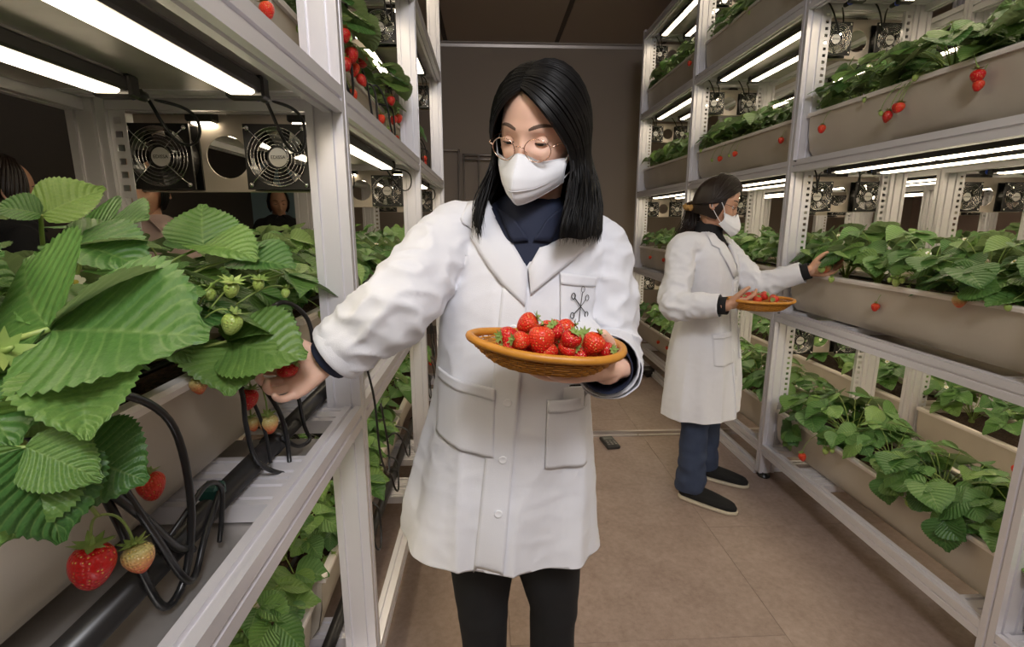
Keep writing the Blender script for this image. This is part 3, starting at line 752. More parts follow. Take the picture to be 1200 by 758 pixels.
wleaf(B_, (-.60, .70, 1.10), (-.52, .62, 1.358), [((-.548, .595, 1.372), (.2, -.7, .7), 1.1, 1), ((-.474, .66, 1.396), (.2, -.85, .55), 1.05, 0), ((-.60, .66, 1.37), (0, -.4, 1), 1.1, 2)], .0034)
wleaf(B_, (-.60, .70, 1.10), (-.538, .74, 1.345), [((-.462, .71, 1.362), (.1, -.55, .9), 1.3, 0), ((-.62, .78, 1.36), (0, -.5, .9), 1.1, 2)], .003)
wleaf(B_, (-.60, .70, 1.10), (-.493, .62, 1.322), [((-.40, .60, 1.314), (.0, -.35, 1), 1.15, 1), ((-.43, .70, 1.332), (.1, -.2, 1), 1.1, 2)], .003)
wleaf(B_, (-.60, .72, 1.10), (-.466, .85, 1.31), [((-.480, .875, 1.388), (.25, -.95, .15), 1.5, 3), ((-.37, .81, 1.315), (0, -.35, 1), 1.1, 1), ((-.53, .86, 1.335), (0, -.5, .9), 1.1, 2)], .003)
wleaf(B_, (-.60, .72, 1.10), (-.418, .85, 1.292), [((-.315, .83, 1.288), (0, -.4, 1), 1.2, 0), ((-.49, .89, 1.27), (0, -.5, 1), 1.1, 2), ((-.41, .92, 1.31), (0, -.2, 1), 1.1, 1)], .0026)
wleaf(B_, (-.60, .70, 1.10), (-.45, .70, 1.25), [((-.40, .65, 1.235), (.3, -.6, .8), 1.1, 1), ((-.50, .64, 1.23), (0, -.5, .9), 1.1, 2), ((-.43, .77, 1.26), (.3, -.4, .9), 1.1, 0)], .0026)
for (top, kd, sc, mi) in (((-.396, .86, 1.012), 'half', 1.05, 1), ((-.425, .86, 1.008), 'half', .85, 0), ((-.411, .84, 1.068), 'ripe', 1.0, 2), ((-.439, .74, 1.122), 'half', .9, 0)):
    whang(B_, (-.47, .76, 1.155), top, kd, (top[0] + .004, top[1], 1.15), (.1 * mi, -.1, mi), sc, mi)
for (top, sc, mi) in (((-.382, .76, 1.262), 1.25, 0), ((-.383, .76, 1.214), 1.35, 1), ((-.425, .78, 1.25), 1.1, 2), ((-.36, .80, 1.262), 1, 0), ((-.34, .85, 1.24), .9, 2)):
    whang(B_, (-.47, .76, 1.155), top, 'unripe', (top[0] - .03, top[1], top[2] + .03), (.2, .3, mi), sc, mi)
MB().tube([Vector(p) - Vector(B_.location) for p in ((-.59, .70, 1.12), (-.53, .66, 1.15), (-.47, .76, 1.155), (-.41, .78, 1.167))], [.004, .004, .003, .002], 8).build('fruiting_branch', M['stem'], B_, True)
for (px_, py, pz, sd, bl, ov, lb) in (
    (-.575, 1.58, 1.81, 1, ((-.385, 1.50, 1.862, 'ripe', 1.2), (-.385, 1.57, 1.838, 'ripe', 1.25), (-.39, 1.63, 1.815, 'ripe2', 1.1), (-.38, 1.70, 1.85, 'ripe', 1.15), (-.40, 1.545, 1.80, 'ripe', 1.1), (-.39, 1.66, 1.79, 'ripe', 1.0)), (), 'strawberry plant hung with ripe red berries behind the nearest post, left upper shelf'),
    (-.575, 2.20, 1.81, 1, ((-.385, 2.16, 1.843, 'ripe', 1.2), (-.385, 2.33, 1.81, 'ripe2', 1.1), (-.39, 2.26, 1.79, 'ripe', 1.0)), (), 'strawberry plant with red berries above the hoses, second bay, left upper shelf'),
    (1.65, 2.12, .37, -1, ((1.462, 1.92, .40, 'unripe', 1.1), (1.458, 1.95, .385, 'unripe', 1.2)), ((1.455, 2.20, .375, 1.44, 2.26, .33), (1.45, 2.20, .36, 1.45, 2.15, .30), (1.452, 2.18, .33, 1.44, 2.22, .262)), 'trailing strawberry plant with leaves hanging down the planter front, right bottom shelf'),
    (1.65, 1.50, .37, -1, ((1.46, 1.52, .398, 'unripe', 1.3), (1.458, 1.60, .39, 'unripe', 1.1)), ((1.46, 1.62, .42, 1.43, 1.58, .35), (1.46, 1.38, .41, 1.43, 1.34, .33), (1.46, 1.45, .43, 1.42, 1.49, .42)), 'strawberry plant with two green berries and broad drooping leaves, right bottom shelf'),
    (1.65, 1.50, 1.09, -1, ((1.462, 1.47, 1.128, 'half', 1.35), (1.465, 1.72, 1.15, 'unripe', 1.2), (1.46, 1.745, 1.152, 'unripe', 1.1), (1.466, 1.70, 1.155, 'unripe', 1.0)), ((1.47, 1.45, 1.16, 1.45, 1.38, 1.14),), 'strawberry plant with one half-ripe berry hanging low, right middle shelf'),
    (1.65, 1.72, 1.81, -1, ((1.462, 1.54, 1.795, 'ripe', 1.3), (1.462, 1.83, 1.765, 'ripe', 1.0), (1.458, 1.862, 1.745, 'ripe', 1.1)), (), 'strawberry plant with a lone red berry and a pair, right upper shelf')):
    Q = hero_plant((px_, py, pz), lb); s6 = sd
    for k in range(9):
        a = k * 2.4; lf = (Q, (px_, py, pz + .01), (px_ + .15 * math.cos(a) + .04 * s6, py + .16 * math.sin(a), pz + .09 + .05 * math.sin(k * 1.7)), [((px_ + .215 * math.cos(a + j * .42) + .045 * s6, py + .225 * math.sin(a + j * .42), pz + .07 + .05 * math.sin(k * 1.7)), (.2 * math.cos(a), .2 * math.sin(a), 1), 1.25, (k + j) % 4) for j in (-1, 0, 1)], .0022)
        wleaf(*lf)
    for (hx, hy, hz, tx, ty, tz) in ov:
        t3 = Vector((tx, ty, tz)); h3 = Vector((hx, hy, hz)); w3 = t3 - h3; sdv = Vector((0, .06, -.01))
        wleaf(Q, (px_ - .1, py, pz + .06), h3, [(t3, (-1, -.3, .35), 1.25, 1), (h3 + sdv + w3 * .35, (-1, -.2, .5), 1.2, 0), (h3 - sdv + w3 * .35, (-1, -.2, .5), 1.2, 2)], .002)
    for i, (x, y, z, kd, sc) in enumerate(bl): whang(Q, (px_ + .015, py, pz + .02), (x, y, z), kd, (x + .0, (y * 2 + py) / 3, pz + .11), (.1 * i, -.1, i), sc, i % 3)

# ---------------------------------------------------------------- people
def skin_mat(name, col):
    m = mat(name, col, .5, bump=(220, .08, .0006)); b = m.node_tree.nodes['Principled BSDF']
    b.inputs['Subsurface Weight'].default_value = .12; b.inputs['Subsurface Radius'].default_value = (.012, .005, .003); return m
M['skin'] = skin_mat('skin', (.8, .5, .37)); M['skin2'] = skin_mat('tanned_skin', (.55, .3, .19))
def cloth(name, col, rough=.8, sc=900, st_=.12, col2=None):
    m = bpy.data.materials.new(name); m.use_nodes = True; nt = m.node_tree; L = nt.links.new; N = nt.nodes.new; b = nt.nodes['Principled BSDF']
    b.inputs['Base Color'].default_value = (*col, 1); b.inputs['Roughness'].default_value = rough; b.inputs['Sheen Weight'].default_value = 0
    tc = N('ShaderNodeTexCoord'); n = N('ShaderNodeTexNoise'); n.inputs['Scale'].default_value = 16; n.inputs['Detail'].default_value = 5; w = N('ShaderNodeTexNoise'); w.inputs['Scale'].default_value = sc
    L(tc.outputs['Object'], n.inputs[0]); L(tc.outputs['Object'], w.inputs[0])
    a = N('ShaderNodeMath'); a.operation = 'MULTIPLY_ADD'; a.inputs[1].default_value = 3.5; L(n.outputs[0], a.inputs[0]); L(w.outputs[0], a.inputs[2])
    bp = N('ShaderNodeBump'); bp.inputs['Strength'].default_value = st_; bp.inputs['Distance'].default_value = .004; L(a.outputs[0], bp.inputs['Height']); L(bp.outputs['Normal'], b.inputs['Normal'])
    if col2:
        r = N('ShaderNodeMix'); r.data_type = 'RGBA'; L(n.outputs[0], r.inputs[0]); r.inputs[6].default_value = (*col, 1); r.inputs[7].default_value = (*col2, 1); L(r.outputs[2], b.inputs['Base Color'])
    return m
M['coat'] = cloth('white_coat_cotton', (.74, .745, .785), st_=.2); M['coat'].node_tree.nodes['Principled BSDF'].inputs['Subsurface Weight'].default_value = 0
M['navy'] = cloth('navy_shirt_cotton', (.012, .018, .045)); M['blackcloth'] = cloth('black_trouser_cloth', (.006, .006, .007), .9); M['knit'] = cloth('black_knit', (.008, .008, .009), .9)
M['denim'] = cloth('blue_denim', (.02, .032, .075), .85, 1400, .2, (.05, .07, .12)); M['pinkcoat'] = cloth('pale_pink_jacket', (.5, .38, .36))
M['mask'] = cloth('white_mask_fabric', (.86, .87, .9), .75, 2200, .06); M['hair'] = mat('black_hair', (.004, .0035, .0035), .42, Specular_IOR_Level=.3); M['hair2'] = mat('dark_brown_hair', (.017, .009, .006), .4)
M['gold'] = mat('rose_gold_wire', (.85, .58, .45), .22, 1); M['lens'] = mat('clear_lens', (1, 1, 1), .02, Transmission_Weight=1.0, IOR=1.06)
M['eyewhite'] = mat('eye_white', (.7, .66, .62), .2); M['iris'] = mat('dark_iris', (.01, .006, .004), .1); M['brow'] = mat('dark_brow', (.12, .075, .055), .9)
M['lip'] = mat('lips', (.45, .15, .13), .4); M['suede'] = mat('black_suede', (.008, .008, .008), .95); M['sole'] = mat('cream_sole_edge', (.55, .48, .36), .6)
M['ink'] = mat('black_print', (.01, .01, .01), .7); M['scrunch'] = cloth('mustard_scrunchie', (.4, .22, .06))

def sup(a, e): c, s = math.cos(a), math.sin(a); return (math.copysign(abs(c) ** (2 / e), c), math.copysign(abs(s) ** (2 / e), s))
def loft(rings, n=36, e=2.3):            # rings: (centre Vector, u Vector, w Vector)
    vs = []; fs = []
    for c, u, w in rings:
        for k in range(n):
            a, b = sup(2 * PI * k / n, e); vs.append(Vector(c) + Vector(u) * a + Vector(w) * b)
    m = len(rings)
    for i in range(m - 1):
        for k in range(n): fs.append((i * n + k, i * n + (k + 1) % n, (i + 1) * n + (k + 1) % n, (i + 1) * n + k))
    fs += [tuple(range(n))[::-1], tuple(range((m - 1) * n, m * n))]
    return vs, fs
def crom(pts, rs, k=6):                  # catmull-rom through points and radii
    P = [Vector(p) for p in pts]; P = [P[0] * 2 - P[1]] + P + [P[-1] * 2 - P[-2]]; R = [rs[0]] + list(rs) + [rs[-1]]; o = []; q = []
    for i in range(1, len(P) - 2):
        for j in range(k):
            t = j / k; a, b, c, d = P[i - 1:i + 3]
            o.append(.5 * ((2 * b) + (c - a) * t + (2 * a - 5 * b + 4 * c - d) * t * t + (3 * b - a - 3 * c + d) * t ** 3)); q.append(R[i] * (1 - t) + R[i + 1] * t)
    o.append(P[-2]); q.append(R[-2]); return o, q
def capsule(mb, pts, rs, n=14, k=5):
    p, r = crom(pts, rs, k); d0 = (p[0] - p[1]).normalized(); d1 = (p[-1] - p[-2]).normalized()
    P = [p[0] + d0 * r[0] * s for s in (.98, .85, .5)] + p + [p[-1] + d1 * r[-1] * s for s in (.5, .85, .98)]
    R = [r[0] * s for s in (.2, .53, .87)] + r + [r[-1] * s for s in (.87, .53, .2)]
    mb.tube(P, R, n)
def fuse(mb, voxel, smooth=4, name='m'):
    me = mb.mesh(name, []) ; o = bpy.data.objects.new('tmp', me); COL.objects.link(o)
    r = o.modifiers.new('r', 'REMESH'); r.mode = 'VOXEL'; r.voxel_size = voxel
    if smooth: s = o.modifiers.new('s', 'SMOOTH'); s.factor = .5; s.iterations = smooth
    out = bpy.data.meshes.new_from_object(o.evaluated_get(bpy.context.evaluated_depsgraph_get()))
    bpy.data.objects.remove(o); return out
def coords(me): a = np.empty(len(me.vertices) * 3); me.vertices.foreach_get('co', a); return a.reshape(-1, 3)
def normals(me): a = np.empty(len(me.vertices) * 3); me.vertices.foreach_get('normal', a); return a.reshape(-1, 3)
def setco(me, a): me.vertices.foreach_set('co', a.ravel()); me.update()
def mnoise(P, sc, off=0):
    return np.array([noise.noise(Vector((p[0] * sc[0] + off, p[1] * sc[1], p[2] * sc[2]))) for p in P])
def join_meshes(name, parts, mats):       # parts: (mesh, material index)
    V = []; F = []; MI = []; b = 0
    for me, mi in parts:
        V += [tuple(v.co) for v in me.vertices]; F += [tuple(i + b for i in p.vertices) for p in me.polygons]; MI += [mi] * len(me.polygons); b = len(V)
    o = bpy.data.meshes.new(name); o.from_pydata(V, [], F)
    for m in mats: o.materials.append(m)
    o.polygons.foreach_set('material_index', MI); o.polygons.foreach_set('use_smooth', [True] * len(F)); o.update(); return o

def head_mesh(scale=1.0):
    n, m = 72, 96; vs = []
    def S(x): return max(0., min(1., x))
    for i in range(n + 1):
        th = PI * i / n
        for j in range(m):
            ph = 2 * PI * j / m; x, y, z = math.sin(th) * math.sin(ph), -math.sin(th) * math.cos(ph), math.cos(th)
            ax = .074; ay = .092 if y < 0 else .1; az = .118 if z > 0 else .122
            X, Y, Z = x * ax, y * ay, z * az
            if z < 0:
                t = -z; X *= 1 - .36 * t ** 1.6
                if y > 0: Y *= 1 - .62 * t ** 1.1
                else: Y *= 1 + .10 * t * (1 - t) * 2; Y += -.012 * t ** 2
            if y < 0:                                  # flatten the face
                Y = Y * (1 - .05 * math.exp(-((Z - .01) / .05) ** 2))
                fx = lambda c, s: math.exp(-((X - c) / s) ** 2); fz = lambda c, s: math.exp(-((Z - c) / s) ** 2)
                f = S(-y * 1.6)
                Y += f * (.0095 * (fx(.031, .017) + fx(-.031, .017)) * fz(-.004, .014))        # sockets
                Y -= f * (.004 * (fx(.03, .024) + fx(-.03, .024)) * fz(.021, .010))            # brow ridge
                Y -= f * (.024 * fx(0, .0115) * math.exp(-((Z + .043) / .017) ** 2) + .010 * fx(0, .009) * math.exp(-((Z + .018) / .022) ** 2))  # nose
                Y -= f * (.006 * (fx(.012, .007) + fx(-.012, .007)) * fz(-.049, .008))          # nostril wings
                Y -= f * (.006 * (fx(.045, .022) + fx(-.045, .022)) * fz(-.035, .022))          # cheeks
                Y -= f * (.005 * fx(0, .022) * fz(-.075, .012)); Y += f * .004 * fx(0, .02) * fz(-.088, .006); Y -= f * .005 * fx(0, .02) * fz(-.105, .014)
            vs.append((X, Y, Z))
    fs = [(i * m + j, i * m + (j + 1) % m, (i + 1) * m + (j + 1) % m, (i + 1) * m + j) for i in range(n) for j in range(m)]
    mb = MB(); mb.add(vs, fs)
    for s in (-1, 1):                     # ears
        c = Vector((s * .076, .012, -.012)); pts = [c + Vector((s * (.004 + .008 * max(0, math.sin(a))), .004 + .016 * math.cos(a) * -1, .03 * math.sin(a) * -1)) for a in [PI * .35 + 2 * PI * k / 12 * .82 for k in range(12)]]
        capsule(mb, pts[::2], [.0045] * 6, 8, 2); mb.lathe([(.014, -.002), (.018, .002), (.012, .004)], c + Vector((s * .001, .0, 0)), (s, .25, 0), 12, 1, 1.3)
        capsule(mb, [c + Vector((s * .003, -.004, -.026)), c + Vector((s * .005, -.002, -.032))], [.006, .005], 8, 2)
    me = fuse(mb, .0024, 2, 'head')
    if scale != 1: setco(me, coords(me) * scale)
    return me
def hand_mb(W, X, Z, side, curls, thumb=(.55, .75, -.35), size=1.0, spread=1.0, tcurl=.5):
    """W wrist, X towards the fingers, Z back of the hand; side +1 right, -1 left"""
    X = Vector(X).normalized(); Z = Vector(Z); Z = (Z - X * Z.dot(X)).normalized(); Y = Z.cross(X) * side; W = Vector(W)
    def T(p): return W + (X * p[0] + Y * p[1] + Z * p[2]) * size
    mb = MB(); rings = []
    for x, hw, ht, zc, yc in ((-.035, .024, .019, 0, 0), (-.01, .026, .018, 0, 0), (.012, .031, .0175, -.001, .001), (.04, .039, .0165, -.002, .001), (.068, .041, .0135, -.001, -.001), (.085, .039, .011, 0, -.002), (.093, .034, .007, -.001, -.003)):
        rings.append((T((x, yc, zc)), Y * hw * size, Z * ht * size))
    vs, fs = loft(rings, 20, 2.4); mb.add(vs, fs)
    base = [(.084, .030), (.090, .010), (.086, -.010), (.077, -.029)]; L = [.068, .075, .070, .056]; R = [.0088, .0090, .0086, .0075]
    for k in range(4):
        c = curls[k] if hasattr(curls, '__len__') else curls; a = 0; p = Vector((base[k][0] - .012, base[k][1], -.001)); pts = [p.copy()]; p = Vector((base[k][0], base[k][1], 0)); pts.append(p.copy())
        sa = math.radians((6, 1.5, -3, -8)[k]) * spread
        for seg, fr in zip((.46, .29, .25), (.75, 1.0, .7)):
            a += c * fr; d = Vector((math.cos(a) * math.cos(sa), math.sin(sa) * math.cos(a) + math.sin(sa) * .2, -math.sin(a))); p = p + d * L[k] * seg; pts.append(p.copy())
        capsule(mb, [T(q) for q in pts], [R[k] * .95 * size, R[k] * 1.05 * size, R[k] * 1.0 * size, R[k] * .9 * size, R[k] * .74 * size], 12, 5)
    td = Vector(thumb).normalized(); p = Vector((.018, .018, -.006)); pts = [p.copy(), p + td * .04]; t2 = (td + Vector((.6, -.15, -.1)) * tcurl).normalized(); pts.append(pts[-1] + t2 * .032); t3 = (t2 + Vector((.5, -.3, -.1)) * tcurl).normalized(); pts.append(pts[-1] + t3 * .024)
    capsule(mb, [T(q) for q in pts], [.0145 * size, .0118 * size, .0105 * size, .0082 * size], 12, 5)
    capsule(mb, [T((.01, .006, -.008)), T((.045, .022, -.011))], [.015 * size, .013 * size], 10, 3)
    return mb
def shoe(name, P, loc, rz, L=.255, upper=None, sole=None):
    s = empty(name, loc, rz, P); w = .046; G = []
    n = 16; rings = []
    for i in range(n + 1):
        t = i / n; y = .07 - L * t; ww = w * (.72 + .4 * math.sin(PI * min(1, t * .9 + .1))) * (1 if t < .9 else (1 - (t - .9) * 5)) if 0 < t else w * .5
        h = .062 * (1 - .45 * t) if t < .45 else .062 * .8 * (1 - (t - .45) * .75); h = max(h, .026)
        if i == n: ww *= .6; h *= .7
        rings.append((Vector((.006 * math.sin(PI * t), y, .012 + h / 2)), Vector((ww, 0, 0)), Vector((0, 0, h / 2))))
    vs, fs = loft(rings, 18, 2.6); mb = MB(); mb.add(vs, fs); me = mb.mesh('upper', upper, True); link('upper', me, s)
    rings = [(Vector((c.x, c.y * 1.03, .009)), u * 1.07, Vector((0, 0, .009))) for c, u, _ in rings]
    vs, fs = loft(rings, 18, 5); link('sole', (lambda b: (b.add(vs, fs), b.mesh('sole', sole, True))[1])(MB()), s); return s
def eye_set(Pn, H, skin, look=-.45):
    for s in (-1, 1):
        c = Vector((s * .031, -.0675, -.004)); R = .0118
        mb = MB(); mb.lathe([(R * math.sin(PI * (.02 + .96 * i / 12)), -R * math.cos(PI * (.02 + .96 * i / 12))) for i in range(13)], N=20)
        o = mb.build('eye', M['eyewhite'], Pn, True); o.matrix_local = H @ Matrix.Translation(c)
        mb = MB(); d = Vector((0, -1, look)).normalized(); mb.lathe([(.0062, R * .86), (.0055, R * .93), (.003, R * 1.0), (.0005, R * 1.02)], (0, 0, 0), d, 16); q = mb.build('iris', M['iris'], o, True)
        # lids
        mb = MB(); Rl = R * 1.1
        def lid(a0, a1):
            G = []
            for i in range(7):
                el = a0 + (a1 - a0) * i / 6; G.append([])
                for j in range(15):
                    az = -1.25 + 2.5 * j / 14; k = math.cos(az) ** .4; e2 = .0 + (el) * (k if abs(a1) < 1.6 else 1); rr = Rl * (1 + .02 * (i == 6))
                    G[-1].append((rr * math.sin(az) * math.cos(e2) * 1.12, -rr * math.cos(az) * math.cos(e2), rr * math.sin(e2)))
            mb.grid(G)
        lid(1.35, -.12); lid(-1.2, -.5)
        q = mb.build('eyelid', skin, o, True); sm = q.modifiers.new('t', 'SOLIDIFY'); sm.thickness = .0008
        pts = []
        for j in range(13):
            az = -1.2 + 2.4 * j / 12; k = math.cos(az) ** .4; e2 = -.14 * k; rr = Rl * 1.06; pts.append((rr * math.sin(az) * math.cos(e2) * 1.14, -rr * math.cos(az) * math.cos(e2), rr * math.sin(e2)))
        MB().tube(pts, [.0004 + .0009 * math.sin(PI * j / 12) for j in range(13)], 5).build('eyelashes', M['iris'], o, True)
def on_head(bvh, x, z, off=.001, y0=-.3):
    h = bvh.ray_cast(Vector((x, y0, z)), Vector((0, 1, 0))); return (h[0] + Vector((0, -off, 0))) if h[0] else Vector((x, -.05, z))
def brows(Pn, H, bvh):
    for s in (-1, 1):
        G = []
        for i in range(11):
            t = i / 10; x = s * (.013 + .04 * t); z = .021 + .009 * math.sin(PI * t * .75) - .004 * t; w = .0050 * (1 - .55 * t ** 2) * (.6 + .4 * min(1, t * 5))
            G.append([on_head(bvh, x, z + w * q, .0012 - .0014 * abs(q)) for q in (-1, -.3, .3, 1)])
        o = MB().grid(G).build('eyebrow', M['brow'], Pn, True); o.matrix_local = H
def mask(Pn, H, bvh):
    def pt(u, v, off=0.0):
        au = abs(u); sg = 1 if u >= 0 else -1
        k = 1 - au ** 1.35
        zt = -.020 - .020 * min(1, au * 2.2) ** 1.2 - .006 * max(0, au - .5) + .006 * max(0, au - .6); zb = -.122 + .03 * au ** 1.5
        yc = [-.104, -.121, -.137, -.143, -.136, -.119][0:6]; q = v * 5; i = min(4, int(q)); yy = yc[i] + (yc[i + 1] - yc[i]) * (q - i)
        ye = -.040 - .012 * math.sin(PI * v); y = ye + (yy - ye) * k; x = sg * .072 * au ** .96 * (1 - .12 * v ** 2); z = zt + (zb - zt) * v
        z -= .012 * k * math.sin(PI * v) * (v - .4)
        p = Vector((x, y, z))
        h = on_head(bvh, x, z, .0035)
        if p.y > h.y and au < .97: p.y = h.y
        return p + Vector((0, -off, 0))
    NU, NV = 36, 20; G = [[pt(-1 + 2 * i / NU, j / NV) for j in range(NV + 1)] for i in range(NU + 1)]
    # lower pleat
    for i in range(NU + 1):
        for j in range(NV + 1):
            v = j / NV; u = -1 + 2 * i / NU
            if v > .62: G[i][j].y += .0035 * max(0, 1 - (v - .62) * 6) * (1 - u * u)
    o = MB().grid(G).build('face_mask', M['mask'], Pn, True, recalc=True); o.matrix_local = H
    sm = o.modifiers.new('t', 'SOLIDIFY'); sm.thickness = .0016; sm.offset = 0
    for (v0, nm, uu) in ((0, 'hem', 1), (1, 'hem', 1), (.62, 'seam', .72)):
        pts = [pt(-uu + 2 * uu * i / 24, v0, .0012) for i in range(25)]; MB().tube(pts, .0011 if nm == 'hem' else .0006, 5).build(nm, M['mask'], o, True)
    MB().tube([pt(0, j / 16, .0008) for j in range(17)], .0009, 5).build('centre_ridge', M['mask'], o, True)
    for s in (-1, 1):
        a, b = pt(s * .96, .12), pt(s * .96, .85); e = Vector((s * .080, .008, .012)); f = Vector((s * .080, .016, -.032))
        MB().tube(crom([a, (a + e) / 2 + Vector((s * .006, -.004, .004)), e, Vector((s * .082, .020, -.008)), f, (b + f) / 2 + Vector((s * .005, 0, -.004)), b], [.0013] * 7, 5)[0], .0014, 6).build('ear_loop', M['mask'], o, True)
def glasses(Pn, H, z0=-.008, tilt=0, y0=-.104, m=None, wide=.0):
    g = empty('glasses', (0, 0, 0), 0, Pn); g.matrix_local = H @ Matrix.Translation((0, y0, z0)) @ Matrix.Rotation(tilt, 4, 'X'); m = m or M['gold']
    def rim(s): return [(s * (.034 + .0245 * math.cos(a)), .003 + .006 * abs(math.cos(a)) * (1 if math.cos(a) > 0 else -.2), .0225 * math.sin(a) * (1 - .06 * math.cos(a)) - .003) for a in [2 * PI * k / 32 for k in range(32)]]
    for s in (-1, 1):
        MB().tube(rim(s), .00105, 6, True).build('rim', m, g, True)
        r_ = [(p[0], p[1], p[2]) for p in rim(s)]; MB().add(r_, [tuple(range(32))]).build('lens', M['lens'], g)
        MB().tube([(s * .0578, .008, .003), (s * .064, .010, .006), (s * .068, .02, .006), (s * .078, .06, .002), (s * .081, .105, -.002), (s * .081, .128, -.018)], [.0016, .0018, .0011, .001, .0013, .0016], 6).build('temple', m, g, True)
        MB().tube([(s * .0105, .001, -.004), (s * .012, .008, -.010)], .0007, 5).build('nose_pad', m, g, True)
        MB().box((s * .012, .011, -.012), (.002, .005, .009), bev=.0008).build('nose_pad', M['lens'], g)
    MB().tube([(-.0105, .001, .001), (-.005, -.002, .005), (.005, -.002, .005), (.0105, .001, .001)], .0011, 6).build('bridge', m, g, True)
def hair_long(Pn, H, m, neck, zend, seed=1, nst=620, rend=(.125, .11), ang_front=62, fwd=-.02):
    rnd = random.Random(seed); Hr = H.to_3x3(); Hc = H.translation
    rad = Vector((.083, .102, .127))
    def path(t, side, jit=0, r=1.0, n=22, cut=0.0):
        a = Vector((-.10, -.70, .72)).lerp(Vector((-.03, .55, .86)), t).normalized()
        phi = math.radians(ang_front + (180 - ang_front) * t ** .9) * side
        e = Vector((math.sin(phi), -math.cos(phi), -.16)).normalized(); pts = []
        lift = .14 * (1 - t) * (1 if side > 0 else .6)
        for i in range(n // 2 + 1):
            s = i / (n // 2); q = a.slerp(e, s); k = r * (1.0 + .05 * math.sin(PI * s) + .10 * s)
            p = Vector((q.x * rad.x, (q.y * rad.y) + .004, q.z * rad.z)) * k
            pts.append(Hc + Hr @ p)
        E = pts[-1]; wp = math.radians(40 + 140 * t) * side
        yaw = Hr @ Vector((math.sin(wp), -math.cos(wp), 0)); d = Vector((yaw.x, yaw.y, 0)).normalized()
        D = Vector(neck) + Vector((d.x * rend[0], d.y * rend[1] + fwd * (1 - t), 0)); D.z = zend + cut + .02 * noise.noise(Vector((t * 5, side, seed)))
        D += Vector((jit * .5, jit, 0)); M1 = E + (E - pts[-2]).normalized() * (E.z - D.z) * .35; M1.z = E.z - (E.z - D.z) * .35
        M2 = Vector((D.x * 1.0 + .012 * d.x, D.y + .012 * d.y, D.z + (E.z - D.z) * .35))
        for i in range(1, n // 2 + 1):
            s = i / (n // 2); pts.append(E * (1 - s) ** 3 + M1 * 3 * s * (1 - s) ** 2 + M2 * 3 * s * s * (1 - s) + D * s ** 3)
        return pts
    h = empty('hair', (0, 0, 0), 0, Pn)
    mb = MB()
    for side in (-1, 1):
        for rr in (.985,): mb.grid([path(t / 26, side, 0, rr) for t in range(27)])
    o = mb.build('hair_shell', m, h, True)
    mb = MB()
    for side in (-1, 1):
        for k in range(nst):
            t = rnd.random() ** 1.05; r_ = 1 + rnd.uniform(-.015, .05); pts = path(t, side, rnd.gauss(0, .009), r_, 20, abs(rnd.gauss(0, .022)) - .012)
            ph = rnd.random() * 6; w = rnd.uniform(.0004, .0028)
            pts = [p + Vector((math.sin(ph + i * .45), math.cos(ph + i * .4), 0)) * w * (i / 20) for i, p in enumerate(pts)]
            R = rnd.uniform(.0011, .0022); mb.tube(pts, [R * (.5 if i == 0 else 1 if i < 15 else max(.08, 1 - (i - 15) / 5.3)) for i in range(len(pts))], 3, cap=False)
    o = mb.build('strands', m, h, True, recalc=False); o['kind'] = 'stuff'
    return h

